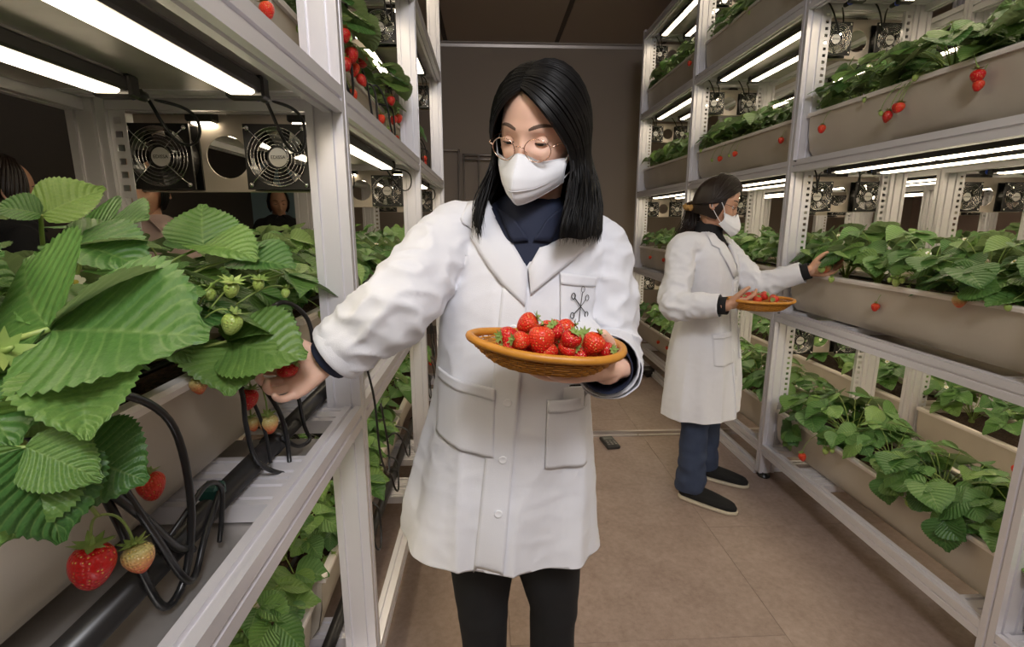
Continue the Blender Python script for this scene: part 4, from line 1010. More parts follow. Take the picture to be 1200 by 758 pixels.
def coat(Pn, spec, m):
    """white coat: torso rings + sleeves, fused; then cut at neckline, cuffs and hem"""
    mb = MB(); T_ = spec['rings']
    zz = [r[0] for r in T_]; rings = []
    for i in range(60):
        z = zz[0] + (zz[-1] - zz[0]) * i / 59; v = [np.interp(-z, [-q for q in zz], [r[k] for r in T_]) for k in (1, 2, 3, 4)]
        rings.append((Vector((v[0], v[1], z)), Vector((v[2], 0, 0)), Vector((0, v[3], 0))))
    vs, fs = loft(rings, 48, 2.25); mb.add(vs, fs)
    for s in (0, 1):
        A = spec['arms'][s]; capsule(mb, A['pts'], A['rad'], 22, 8)
    capsule(mb, [spec['arms'][0]['pts'][0], spec['neck'], spec['arms'][1]['pts'][0]], [.052, .06, .052], 20, 5)
    me = fuse(mb, spec.get('voxel', .0055), 6, 'coat')
    P = coords(me); Nn = normals(me); fz = np.clip((spec['waist'] - P[:, 2]) / (spec['waist'] - spec['hem']), 0, 1)
    arm = np.full(len(P), 9.)
    elb = np.full(len(P), 9.)
    for s in (0, 1):
        q = [np.array(p) for p in spec['arms'][s]['pts']]
        for a, b in zip(q[1:-1], q[2:]):
            ab = b - a; t = np.clip(((P - a) @ ab) / (ab @ ab), 0, 1); arm = np.minimum(arm, np.linalg.norm(P - (a + t[:, None] * ab), axis=1))
        elb = np.minimum(elb, np.linalg.norm(P - np.array(spec['elbows'][s]), axis=1)); elb = np.minimum(elb, np.linalg.norm(P - np.array(spec['pits'][s]), axis=1) * .9)
    isarm = np.clip((.085 - arm) / .02, 0, 1)
    n1 = mnoise(P, (15, 15, 3.2), spec['seed']); n2 = 1 - 2 * np.abs(mnoise(P, (17, 17, 26), 5 + spec['seed'])); n3 = 1 - 2 * np.abs(mnoise(P, (30, 24, 30), 9)); n4 = mnoise(P, (6, 6, 5), 3)
    n2 = np.where(n2 > 0, np.abs(n2) ** 1.6, -.35 * np.abs(n2)); n5 = 1 - 2 * np.abs(mnoise(P, (9, 9, 1.6), 21)); n5 = np.clip(n5, 0, 1) ** 2
    d = (1 - isarm) * (n5 * (.003 + .008 * fz) + n1 * (.0055 + .013 * fz) + n4 * .006 + n2 * .0012) + isarm * (n2 * .012 * np.clip(1.4 - elb / .13, .25, 1.3) + n3 * .0018 + n4 * .004) + n3 * .0008
    setco(me, P + Nn * (d * spec.get('fold', 1))[:, None])
    bm = bmesh.new(); bm.from_mesh(me)
    def bis(co, no): 
        bmesh.ops.bisect_plane(bm, geom=bm.verts[:] + bm.edges[:] + bm.faces[:], dist=1e-6, plane_co=co, plane_no=no, clear_outer=False, clear_inner=False)
    kill = []
    V0, V1, V2 = [Vector(p) for p in spec['V']]            # bottom, left top, right top in the (x,z) plane
    for a in (V1, V2):
        d_ = a - V0; bis(V0, Vector((d_.z, 0, -d_.x)))
    for s in (0, 1):
        w = Vector(spec['cuff'][s][0]); n_ = Vector(spec['cuff'][s][1]).normalized(); bis(w, n_)
    hz, hn = Vector(spec['hemp'][0]), Vector(spec['hemp'][1]); bis(hz, hn)
    def inside(c):
        t = (c.z - V0.z)
        if t < 0: return False
        xl = V0.x + (V1.x - V0.x) * t / (V1.z - V0.z); xr = V0.x + (V2.x - V0.x) * t / (V2.z - V0.z); return xl < c.x < xr
    for f in bm.faces:
        c = f.calc_center_median()
        if (c.y < spec['neck'][1] + spec.get('vback', .03) and inside(c)) or (c - hz).dot(hn) < 0: kill.append(f); continue
        if (c - Vector(spec['neckc'])).length < spec.get('neckr', .075) and c.z > spec['neckc'][2] - .01: kill.append(f); continue
        for s in (0, 1):
            w = Vector(spec['cuff'][s][0]); n_ = Vector(spec['cuff'][s][1]).normalized()
            if (c - w).dot(n_) > 0 and (c - w).length < .14: kill.append(f); break
    bmesh.ops.delete(bm, geom=kill, context='FACES')
    for f in bm.faces: f.smooth = True
    out = bpy.data.meshes.new('coat'); bm.to_mesh(out); bvh = BVHTree.FromBMesh(bm); bm.free(); out.materials.append(m)
    o = link('coat', out, Pn); sd = o.modifiers.new('t', 'SOLIDIFY'); sd.thickness = .0022; sd.offset = -1
    return o, bvh
def surf(bvh, x, z, y0=-.6, off=.002):
    h = bvh.ray_cast(Vector((x, y0, z)), Vector((0, 1, 0)))
    return (h[0] + Vector((0, -off, 0))) if h[0] else None
def patch(name, bvh, quad, m, parent, off=.0035, nx=14, nz=16, shape=None, y0=-.6, skirt=.004, lift=None):
    """fabric patch conformed to the coat front; quad = (x,z) corners tl, tr, br, bl"""
    tl, tr, br, bl = [Vector((*q, 0)) for q in quad]; G = []; last = None
    for i in range(nz + 1):
        row = []
        for j in range(nx + 1):
            u, v = j / nx, i / nz
            if shape: u, v = shape(u, v)
            q = (tl * (1 - u) + tr * u) * (1 - v) + (bl * (1 - u) + br * u) * v; p = surf(bvh, q.x, q.y, y0, off + (lift(u, v) if lift else 0))
            if p is None: p = Vector((q.x, last.y if last else y0 + .4, q.y))
            last = p; row.append(p)
        G.append(row)
    A = np.array([[p.y for p in r] for r in G])                 # smooth so the patch drapes
    for _ in range(3):
        B = A.copy(); B[1:-1, 1:-1] = np.minimum(A[1:-1, 1:-1] + .001, (A[:-2, 1:-1] + A[2:, 1:-1] + A[1:-1, :-2] + A[1:-1, 2:]) / 4); A = B
    for i, r in enumerate(G):
        for j, p in enumerate(r): p.y = A[i, j]
    H_ = [[G[0][j] + Vector((0, skirt, 0)) for j in range(nx + 1)]] + G + [[G[-1][j] + Vector((0, skirt, 0)) for j in range(nx + 1)]]
    H2 = [[r[0] + Vector((0, skirt, 0))] + r + [r[-1] + Vector((0, skirt, 0))] for r in H_]
    return MB().grid(H2).build(name, m, parent, True)
def button(bvh, x, z, parent, y0=-.6):
    p = surf(bvh, x, z, y0, .0035)
    if p is None: return
    mb = MB(); mb.lathe([(.0068, 0), (.0078, .001), (.0074, .0024), (.0055, .0018), (.0008, .0016)], p, (0, -1, 0), 18)
    mb.build('button', M['mask'], parent, True)

def local_of(root, th):
    Mi = (Matrix.Translation(root) @ Matrix.Rotation(th, 4, 'Z')).inverted(); return lambda p: Mi @ Vector(p)
def headm(loc, yaw, pitch, roll): return Matrix.Translation(loc) @ Matrix.Rotation(math.radians(yaw), 4, 'Z') @ Matrix.Rotation(math.radians(pitch), 4, 'X') @ Matrix.Rotation(math.radians(roll), 4, 'Y')
def simple_tube_mesh(pts, rs, n=16, k=5): mb = MB(); capsule(mb, pts, rs, n, k); return mb.mesh('t', [])

# ============ the near woman
R1 = Vector((.06, .97, 0)); L1 = local_of(R1, 0)
W1 = empty('person', R1); tag(W1, 'woman in white lab coat standing nearest, mask and glasses, basket in her left hand', 'person')
H1 = headm(L1((.094, .925, 1.507)), -30, 20, 7) @ Matrix.Diagonal((.90, .88, .815, 1))
hd = head_mesh(1.0); bvh1 = BVHTree.FromPolygons([v.co.copy() for v in hd.vertices], [tuple(p.vertices) for p in hd.polygons])
hdw = hd.copy(); hdw.transform(H1)
parts = [(hdw, 0)]
parts.append((simple_tube_mesh([L1((.10, .96, 1.45)), L1((.09, .975, 1.38)), L1((.085, .99, 1.28))], [.045, .047, .075]), 0))
shR, elR, wrR = L1((-.055, 1.0, 1.325)), L1((-.160, .865, 1.205)), L1((-.281, .866, 1.114))
shL, elL, wrL = L1((.212, 1.0, 1.30)), L1((.236, .955, 1.10)), L1((.186, .752, 1.122))
mb = hand_mb(wrR, (-.80, -.14, -.46), (-.30, .55, -.78), 1, (.85, .9, .9, .7), thumb=(.45, .8, -.35), size=.93, spread=1.5, tcurl=.9); capsule(mb, [wrR - (wrR - elR) * .35, wrR], [.031, .026], 14, 4); parts.append((fuse(mb, .0022, 3), 0))
mb = hand_mb(wrL, (-.88, -.42, .02), (.02, -.12, -1), -1, (.22, .2, .2, .24), thumb=(.28, .72, -.75), size=.93, tcurl=.55); capsule(mb, [wrL - (wrL - elL) * .35, wrL], [.031, .026], 14, 4); parts.append((fuse(mb, .0022, 3), 0))
parts += [(simple_tube_mesh([shR, elR, wrR + (elR - wrR) * .3], [.045, .036, .028]), 0), (simple_tube_mesh([shL, elL, wrL + (elL - wrL) * .3], [.045, .036, .028]), 0)]
mb = MB(); capsule(mb, [L1((.08, 1.0, 1.27)), L1((.055, .99, 1.1)), L1((.045, .985, .95)), L1((.045, .98, .86))], [.085, .085, .088, .092], 20, 5)
for s in (-1, 1): capsule(mb, [(-.02 + s * .06, .008, .84), (s * .078, .0, .48), (.005 + s * .08, .02, .09)], [.07, .034, .03], 16, 6); 
parts.append((fuse(mb, .009, 3), 0))
body = link('body', join_meshes('body', parts, [M['skin']]), W1); tag(body, 'face, neck and bare hands')
brows(W1, H1, bvh1); eye_set(W1, H1, M['skin']); mask(W1, H1, bvh1); glasses(W1, H1, -.012, .10)
hair_long(W1, H1, M['hair'], L1((.094, .95, 1.30)), 1.322, 3, 760, (.112, .098), 57)
er = MB().ring(H1 @ Vector((.083, .006, -.048)), .0045, .0006, (1, 0, 0), 14, 5).build('earring', M['chrome'], W1, True)
# shirt
mb = MB(); capsule(mb, [L1((.085, .99, 1.33)), L1((.07, .985, 1.24)), L1((.06, .985, 1.1))], [.092, .1, .1], 24, 6)
capsule(mb, [L1((-.03, 1.0, 1.315)), L1((.085, .99, 1.338)), L1((.19, 1.0, 1.30))], [.05, .062, .05], 18, 5)
me = fuse(mb, .007, 5); me.materials.append(M['navy']); me.polygons.foreach_set('use_smooth', [True] * len(me.polygons)); shirt = link('shirt', me, W1)
bs = BVHTree.FromPolygons([v.co.copy() for v in me.vertices], [tuple(p.vertices) for p in me.polygons])
# coat
spec = dict(seed=1, waist=1.15, hem=.69, neck=tuple(L1((.085, 1.0, 1.335))), neckc=tuple(L1((.085, .985, 1.395))), neckr=.066,
    rings=[(1.345, .02, .03, .13, .065), (1.30, .02, .02, .155, .092), (1.20, .0, .01, .150, .112), (1.10, -.008, .005, .150, .118), (1.00, -.013, .0, .160, .122), (.88, -.025, .0, .178, .132), (.76, -.035, 0, .193, .145), (.66, -.04, 0, .203, .150)],
    arms=[dict(pts=[L1((.02, 1.0, 1.33)), shR, (shR + elR) / 2 + Vector((-.004, 0, .004)), elR, (elR + wrR) / 2, wrR + (wrR - elR) * .12], rad=[.05, .062, .062, .058, .055, .053]),
          dict(pts=[L1((.15, 1.0, 1.32)), shL, (shL + elL) / 2 + Vector((.008, 0, 0)), elL, (elL + wrL) / 2 + Vector((.004, 0, -.01)), wrL + (wrL - elL) * .12], rad=[.05, .060, .056, .054, .050, .050])],
    elbows=[tuple(elR), tuple(elL)], pits=[tuple(L1((-.09, .98, 1.22))), tuple(L1((.2, .98, 1.2)))],
    V=[(.008, 0, 1.272), (-.065, 0, 1.40), (.105, 0, 1.42)], cuff=[(wrR - (wrR - elR).normalized() * .018, (wrR - elR)), (wrL - (wrL - elL).normalized() * .03, (wrL - elL))],
    hemp=((0, 0, .695), (.06, .05, 1)), vback=-.0)
spec['V'] = [Vector(v) for v in spec['V']]
ct, cb = coat(W1, spec, M['coat']); tag(ct, 'white lab coat with patch pockets and a black emblem')
# inner cuffs
def cuff(P, w, el, r, m, name, a=.03, b=.014, flat=1.0):
    d = (w - el).normalized(); u, v, _ = up(d); N = 22; G = []
    prof = [(r * .97, -a), (r, -a * .3), (r * 1.01, b), (r * .985, b + .0015), (r * .95, b), (r * .93, -a * .6)]
    for rr, h in prof: G.append([w + d * h + (u * math.cos(2 * PI * k / N) + v * math.sin(2 * PI * k / N) * flat) * rr for k in range(N)])
    return MB().grid(G, close_u=True).build(name, m, P, True)
for w, el in ((wrR, elR), (wrL, elL)): cuff(W1, w, el, .040, M['navy'], 'shirt_cuff', .06, .004)
for s, (w, el) in enumerate(((wrR, elR), (wrL, elL))):
    c0 = Vector(spec['cuff'][s][0]); cuff(ct, c0, el, .0565 if s == 0 else .0525, M['coat'], 'cuff_hem', .02, .002)
# lapels: flat folded cloth, each from the neck down to the V point
def lapel(bvh, outer, inner, parent, n=12, off=.006, name='lapel'):
    G = []
    for i in range(n + 1):
        t = i / n; a = Vector(np.array([np.interp(t, np.linspace(0, 1, len(inner)), [p[k] for p in inner]) for k in (0, 1)]).tolist() + [0]); b = Vector(np.array([np.interp(t, np.linspace(0, 1, len(outer)), [p[k] for p in outer]) for k in (0, 1)]).tolist() + [0])
        row = []
        for j in range(9):
            q = a.lerp(b, j / 8); p = surf(bvh, q.x, q.y, -.6, off + .004 * math.sin(PI * j / 8))
            row.append((q, p))
        ok = [r_[1].y for r_ in row if r_[1] is not None]; yy = ok[0] if ok else G[-1][0].y if G else -.03
        out = []; 
        for q, p in row:
            if p is not None: yy = p.y
            out.append(Vector((q.x, yy, q.y)))
        for j in range(9): out[j].y = min(out[j].y, min(o_.y for o_ in out) + .02)
        G.append(out)
    o = MB().grid(G).build(name, M['coat'], parent, True); s = o.modifiers.new('t', 'SOLIDIFY'); s.thickness = .0035; s.offset = 0; return o
lapel(cb, [(-.098, 1.385), (-.112, 1.352), (-.088, 1.338), (-.092, 1.322), (-.045, 1.25), (.003, 1.205)], [(-.060, 1.395), (-.052, 1.37), (-.042, 1.35), (-.032, 1.335), (-.012, 1.305), (.009, 1.268)], ct)
lapel(cb, [(.115, 1.352), (.142, 1.338), (.128, 1.322), (.130, 1.312), (.085, 1.278), (.014, 1.225)], [(.088, 1.375), (.082, 1.365), (.070, 1.36), (.058, 1.34), (.035, 1.31), (.010, 1.270)], ct)
# front placket, pockets, buttons, emblem
def xe(z): return .012 - .052 * (1.27 - z) / .6
patch('placket', cb, ((xe(1.235) - .045, 1.235), (xe(1.235), 1.235), (xe(.688), .700), (xe(.688) - .055, .708)), M['coat'], ct, .0045, 8, 60)
for z in (1.165, 1.035, .93, .83): button(cb, xe(z) - .02, z, ct)
def rnd_bottom(u, v): 
    return (u, v - .035 * max(0, v - .8) * 5 * (abs(u - .5) * 2) ** 5)
def pocket(q, name='pocket', open_=.0):
    o = patch(name, cb, q, M['coat'], ct, .006, 16, 18, rnd_bottom, lift=lambda u, v: open_ * max(0, 1 - v * 5) * math.sin(PI * u))
    (tl, tr, br, bl) = q; w = .03
    f = lambda a, b, t: (a[0] + (b[0] - a[0]) * t, a[1] + (b[1] - a[1]) * t)
    patch('pocket_hem', cb, (tl, tr, f(tr, br, .16), f(tl, bl, .16)), M['coat'], o, .0085, 14, 4, lift=lambda u, v: open_ * math.sin(PI * u))
    return o
X = lambda x: x - .06
pocket(((X(-.098), 1.078), (X(.010), 1.058), (X(.006), .930), (X(-.104), .955)))
p2 = pocket(((X(.104), 1.035), (X(.186), 1.030), (X(.186), .893), (X(.100), .905)), open_=.008)
bp = pocket(((X(.128), 1.262), (X(.200), 1.250), (X(.192), 1.135), (X(.128), 1.135)), 'chest_pocket')
def emblem():
    mb = MB(); c = (X(.166), 1.200)
    def s_(x, z): return surf(cb, x, z, -.6, .0105)
    for k, (a, L, thick) in enumerate(((78, .026, .0006), (135, .023, .0011), (212, .022, .0011), (262, .026, .0007), (318, .020, .0009), (35, .019, .0007))):
        a = math.radians(a); e = (c[0] + L * .72 * math.cos(a), c[1] + L * math.sin(a)); mid = [s_(c[0] + (e[0] - c[0]) * t / 6, c[1] + (e[1] - c[1]) * t / 6) for t in range(7)]
        mb.tube([p for p in mid if p], thick, 4)
        r = .0052; ce_ = (e[0] + r * .72 * math.cos(a), e[1] + r * math.sin(a))
        ring = [s_(ce_[0] + r * .7 * math.cos(q), ce_[1] + r * math.sin(q)) for q in [2 * PI * i / 16 for i in range(16)]]
        if all(ring): mb.tube(ring, thick * .9, 4, True)
    e = mb.build('emblem', M['ink'], ct, True)
    t = link('lettering', text_mesh('Descuf', .012, M['ink'], .0002), ct); p = s_(c[0] - .002, 1.158); t.location = p; t.rotation_euler = (PI / 2, 0, math.radians(24))
emblem()
# notepad standing in the hip pocket
npp = surf(cb, X(.150), 1.045, -.6, .004); pd = empty('notepad', R1 + Vector((npp.x, npp.y, 1.034)), .12); tag(pd, 'pale notepad with dark edge sticking out of the near woman\'s hip pocket', 'notepad')
MB().box((0, 0, 0), (.05, .004, .04), bev=.001).build('pages', M['mask'], pd); MB().box((0, .003, .001), (.054, .002, .043), bev=.0008).build('cover', M['ink'], pd)
# shirt collar
for s, pts in ((-1, [(-.042, 1.375), (-.012, 1.352), (.012, 1.318), (-.018, 1.315)]), (1, [(.085, 1.385), (.045, 1.355), (.020, 1.318), (.052, 1.315)])):
    G = []
    for i in range(7):
        t = i / 6; a = Vector((*pts[0], 0)).lerp(Vector((*pts[1], 0)), t) ; b = Vector((*pts[3], 0)).lerp(Vector((*pts[2], 0)), t); row = []
        for j in range(7):
            q = a.lerp(b, j / 6); p = surf(bs, q.x, q.y, -.6, .007 + .006 * (1 - j / 6)); row.append(p if p else Vector((q.x, (row[-1].y if row else -.03), q.y)))
        G.append(row)
    o = MB().grid(G).build('collar', M['navy'], shirt, True); sm = o.modifiers.new('t', 'SOLIDIFY'); sm.thickness = .003
# trousers and shoes
mb = MB(); capsule(mb, [(-.02, .005, .93), (-.02, .005, .84)], [.118, .125], 20, 3)
for s in (-1, 1): capsule(mb, [(-.02 + s * .066, .005, .80), (-.0 + s * .078, -.005, .52), (s * .078, .0, .46), (.005 + s * .08, .02, .13)], [.09, .056, .054, .046], 20, 7)
me = fuse(mb, .008, 4); P_ = coords(me); setco(me, P_ + normals(me) * (mnoise(P_, (20, 20, 8)) * .005)[:, None]); me.materials.append(M['blackcloth']); me.polygons.foreach_set('use_smooth', [True] * len(me.polygons)); link('trousers', me, W1)
for s in (-1, 1): shoe('shoe', W1, (.005 + s * .08, .02, 0), s * .15, upper=M['suede'], sole=M['sole'])

# ============ the woman at the right rack
R2 = Vector((1.04, 2.30, 0)); TH2 = math.radians(46); L2 = local_of(R2, TH2)
W2 = empty('person', R2, TH2); tag(W2, 'woman in white coat and jeans farther back, reaching into the right rack', 'person')
H2 = headm(L2((1.030, 2.262, 1.436)), 24, 20, 3) @ Matrix.Scale(.97, 4)
h2 = hd.copy(); h2.transform(H2); parts = [(h2, 0)]
parts.append((simple_tube_mesh([L2((1.025, 2.285, 1.38)), L2((1.01, 2.30, 1.30)), L2((1.01, 2.30, 1.2))], [.048, .05, .07]), 0))
s2R, e2R, w2R = L2((.865, 2.205, 1.235)), L2((.80, 2.10, 1.0)), L2((.965, 1.965, 1.015))
s2L, e2L, w2L = L2((1.135, 2.42, 1.225)), L2((1.27, 2.30, 1.055)), L2((1.425, 2.165, 1.135))
def wdir(d, th): return Matrix.Rotation(-th, 3, 'Z') @ Vector(d)
mb = hand_mb(w2R, wdir((.98, .08, .16), TH2), wdir((.1, -.62, -.78), TH2), 1, (.35, .35, .38, .4), thumb=(.6, .75, -.25), size=.92, tcurl=.5); capsule(mb, [w2R - (w2R - e2R) * .3, w2R], [.029, .025], 12, 3); parts.append((fuse(mb, .003, 3), 0))
mb = hand_mb(w2L, wdir((.82, -.42, .18), TH2), wdir((.25, .75, -.6), TH2), -1, (.45, .5, .5, .5), thumb=(.6, .75, -.1), size=.92, tcurl=.5); capsule(mb, [w2L - (w2L - e2L) * .3, w2L], [.029, .025], 12, 3); parts.append((fuse(mb, .003, 3), 0))
parts += [(simple_tube_mesh([s2R, e2R, w2R + (e2R - w2R) * .25], [.043, .034, .027]), 0), (simple_tube_mesh([s2L, e2L, w2L + (e2L - w2L) * .25], [.043, .034, .027]), 0)]
mb = MB(); capsule(mb, [(0, .0, 1.18), (0, .0, 1.0), (0, .0, .82)], [.08, .08, .09], 20, 5)
f2R, f2L = L2((1.0, 2.215, 0)), L2((1.165, 2.435, 0))
for f in (f2R, f2L): capsule(mb, [(f.x * .75, .0, .78), (f.x, f.y * .5, .46), (f.x, f.y + .03, .09)], [.06, .036, .03], 14, 6)
parts.append((fuse(mb, .01, 3), 0)); bd = link('body', join_meshes('body', parts, [M['skin2']]), W2)
brows(W2, H2, bvh1); eye_set(W2, H2, M['skin2']); mask(W2, H2, bvh1); glasses(W2, H2, -.012, .1, m=M['black'])
def hair_tied(Pn, H, m, tail, seed=5):
    rnd = random.Random(seed); h = empty('hair', (0, 0, 0), 0, Pn); rad = Vector((.083, .104, .126)); kn = Vector((0, .108, -.045))
    def path(a, b, r, n=14):
        A = Vector((-.05, -.72, .70)).lerp(Vector((0, .3, .95)), a).normalized(); e = Vector((b * .95, .1 + .2 * a, -.12)).normalized(); pts = []
        if a < .3: e = Vector((b * .98, -.10, -.02)).lerp(e, a / .3).normalized()
        for i in range(n // 2 + 1):
            q = A.slerp(e, i / (n // 2)); pts.append(Vector((q.x * rad.x, q.y * rad.y, q.z * rad.z)) * (r + .04 * math.sin(PI * i / n)))
        E = pts[-1]; m1 = Vector((E.x * 1.02, E.y + .05, E.z - .03))
        for i in range(1, n // 2 + 1):
            s = i / (n // 2); pts.append(E * (1 - s) ** 2 + m1 * 2 * s * (1 - s) + kn * s * s)
        return [H @ p for p in pts]
    mb = MB()
    for s in (-1, 1): mb.grid([path(k / 16, s, 1.03) for k in range(17)])
    vs = [Vector((q.x * rad.x, q.y * rad.y + .006, q.z * rad.z)) * .985 for q in [Vector((math.sin(t) * math.cos(p), math.sin(t) * math.sin(p), math.cos(t))) for t in [PI * i / 14 * .72 for i in range(15)] for p in [PI * (-.12) + PI * 1.24 * j / 20 for j in range(21)]]]
    mb.add([H @ v for v in vs], [(i * 21 + j, i * 21 + j + 1, (i + 1) * 21 + j + 1, (i + 1) * 21 + j) for i in range(14) for j in range(20)])
    mb.build('hair_shell', m, h, True)
    mb = MB()
    for k in range(520):
        s = rnd.choice((-1, 1)); pts = path(rnd.random(), s, 1.03 + rnd.uniform(0, .035)); mb.tube(pts, rnd.uniform(.001, .002), 3, cap=False)
    o = mb.build('strands', m, h, True, recalc=False); o['kind'] = 'stuff'
    mb = MB(); K = H @ kn
    for k in range(260):
        j = Vector((rnd.gauss(0, .011), rnd.gauss(0, .011), rnd.gauss(0, .008))); e = Vector(tail[-1]) + j * 1.5 + Vector((0, 0, rnd.uniform(-.03, .05)))
        pts = crom([K + j * .5] + [Vector(t) + j * (1.5 if i == 0 else 1.3) for i, t in enumerate(tail[:-1])] + [e], [1] * (len(tail) + 1), 4)[0]
        mb.tube(pts, [.0018 * (1 - .8 * i / len(pts)) for i in range(len(pts))], 3, cap=False)
    o = mb.build('ponytail', m, h, True, recalc=False); o['kind'] = 'stuff'
    mb = MB(); d = (Vector(tail[0]) - K).normalized(); u, v, _ = up(d)
    pts = [K + d * .012 + (u * math.cos(a) + v * math.sin(a)) * (.021 + .005 * math.sin(a * 9)) + d * .005 * math.cos(a * 7) for a in [2 * PI * i / 40 for i in range(40)]]
    mb.tube(pts, .0105, 8, True); mb.build('hair_tie', M['scrunch'], h, True)
hair_tied(W2, H2, M['hair2'], [L2((.945, 2.325, 1.345)), L2((.90, 2.30, 1.29)), L2((.86, 2.27, 1.215)), L2((.845, 2.25, 1.16))])
mb = MB(); capsule(mb, [L2((1.015, 2.295, 1.315)), L2((1.005, 2.30, 1.22)), (0, 0, 1.05)], [.062, .092, .1], 22, 6); capsule(mb, [L2((1.02, 2.285, 1.335)), L2((1.012, 2.295, 1.28))], [.056, .060], 20, 3); capsule(mb, [s2R * .6 + Vector((0, 0, 1.235 * .4)), Vector((-.02, 0, 1.25)), s2L * .6 + Vector((0, 0, 1.235 * .4))], [.05, .06, .05], 16, 4)
me = fuse(mb, .008, 4); me.materials.append(M['knit']); me.polygons.foreach_set('use_smooth', [True] * len(me.polygons)); link('turtleneck', me, W2)
for w, el in ((w2R, e2R), (w2L, e2L)): cuff(W2, w, el, .036, M['knit'], 'sweater_cuff', .06, .006)
nk = L2((1.01, 2.30, 1.27))
spec2 = dict(seed=7, voxel=.0075, waist=.95, hem=.44, neck=tuple(nk), neckc=tuple(L2((1.02, 2.285, 1.325))), neckr=.070,
    rings=[(1.265, nk.x, .01, .13, .07), (1.20, nk.x * .7, .0, .165, .10), (1.10, -.01, -.0, .165, .118), (.98, 0, -.0, .160, .115), (.85, 0, 0, .18, .13), (.7, 0, 0, .20, .148), (.55, 0, 0, .215, .158), (.42, 0, 0, .225, .165)],
    arms=[dict(pts=[Vector((nk.x - .06, 0, 1.245)), s2R, (s2R + e2R) / 2, e2R, (e2R + w2R) / 2, w2R + (w2R - e2R) * .1], rad=[.05, .062, .060, .058, .052, .047]),
          dict(pts=[Vector((nk.x + .06, 0, 1.24)), s2L, (s2L + e2L) / 2, e2L, (e2L + w2L) / 2, w2L + (w2L - e2L) * .1], rad=[.05, .062, .060, .056, .050, .046])],
    elbows=[tuple(e2R), tuple(e2L)], pits=[(-.15, 0, 1.12), (.15, 0, 1.12)],
    V=[Vector((nk.x + .02, 0, 1.13)), Vector((nk.x - .055, 0, 1.30)), Vector((nk.x + .085, 0, 1.30))],
    cuff=[(w2R - (w2R - e2R).normalized() * .022, (w2R - e2R)), (w2L - (w2L - e2L).normalized() * .022, (w2L - e2L))], hemp=((0, 0, .445), (0, 0, 1)), vback=.0)
c2, cb2 = coat(W2, spec2, M['coat']); tag(c2, 'white lab coat with patch pockets')
xb = nk.x
lapel(cb2, [(xb - .10, 1.29), (xb - .115, 1.25), (xb - .085, 1.235), (xb - .095, 1.215), (xb - .02, 1.10)], [(xb - .052, 1.31), (xb - .045, 1.28), (xb - .035, 1.25), (xb - .02, 1.22), (xb + .021, 1.128)], c2)
lapel(cb2, [(xb + .12, 1.29), (xb + .135, 1.25), (xb + .11, 1.235), (xb + .115, 1.215), (xb + .04, 1.10)], [(xb + .082, 1.31), (xb + .075, 1.28), (xb + .066, 1.25), (xb + .052, 1.22), (xb + .022, 1.128)], c2)
_cb = cb; cb = cb2; _ct = ct; ct = c2
patch('placket', cb2, ((xb - .02, 1.09), (xb + .024, 1.09), (xb + .03, .452), (xb - .02, .452)), M['coat'], c2, .0045, 6, 40)
for z in (1.05, .9, .77, .64): button(cb2, xb, z, c2)
pocket(((-.15, .86), (-.04, .86), (-.035, .71), (-.155, .71))); pocket(((.06, .86), (.16, .86), (.165, .71), (.06, .71)))
cb = _cb; ct = _ct
mb = MB(); capsule(mb, [(0, 0, .84), (0, 0, .78)], [.11, .12], 18, 3)
for f in (f2R, f2L): capsule(mb, [(f.x * .75, 0, .74), (f.x, f.y * .5, .46), (f.x, f.y * .9 + .01, .32), (f.x, f.y + .015, .075)], [.092, .068, .062, .070], 20, 7)
me = fuse(mb, .008, 3); P_ = coords(me); setco(me, P_ + normals(me) * (mnoise(P_, (16, 16, 22)) * .009 * np.clip(1.3 - P_[:, 2] * 1.2, .3, 1.2))[:, None]); 
bm = bmesh.new(); bm.from_mesh(me); g = bmesh.ops.bisect_plane(bm, geom=bm.verts[:] + bm.edges[:] + bm.faces[:], plane_co=(0, 0, .052), plane_no=(0, 0, 1), clear_inner=True); bm.to_mesh(me); bm.free()
me.materials.append(M['denim']); me.polygons.foreach_set('use_smooth', [True] * len(me.polygons)); o = link('jeans', me, W2); sm = o.modifiers.new('t', 'SOLIDIFY'); sm.thickness = .003
shoe('shoe', W2, (f2R.x, f2R.y - .01, 0), .02, .27, M['suede'], M['sole']); shoe('shoe', W2, (f2L.x, f2L.y - .01, 0), .12, .27, M['suede'], M['sole'])

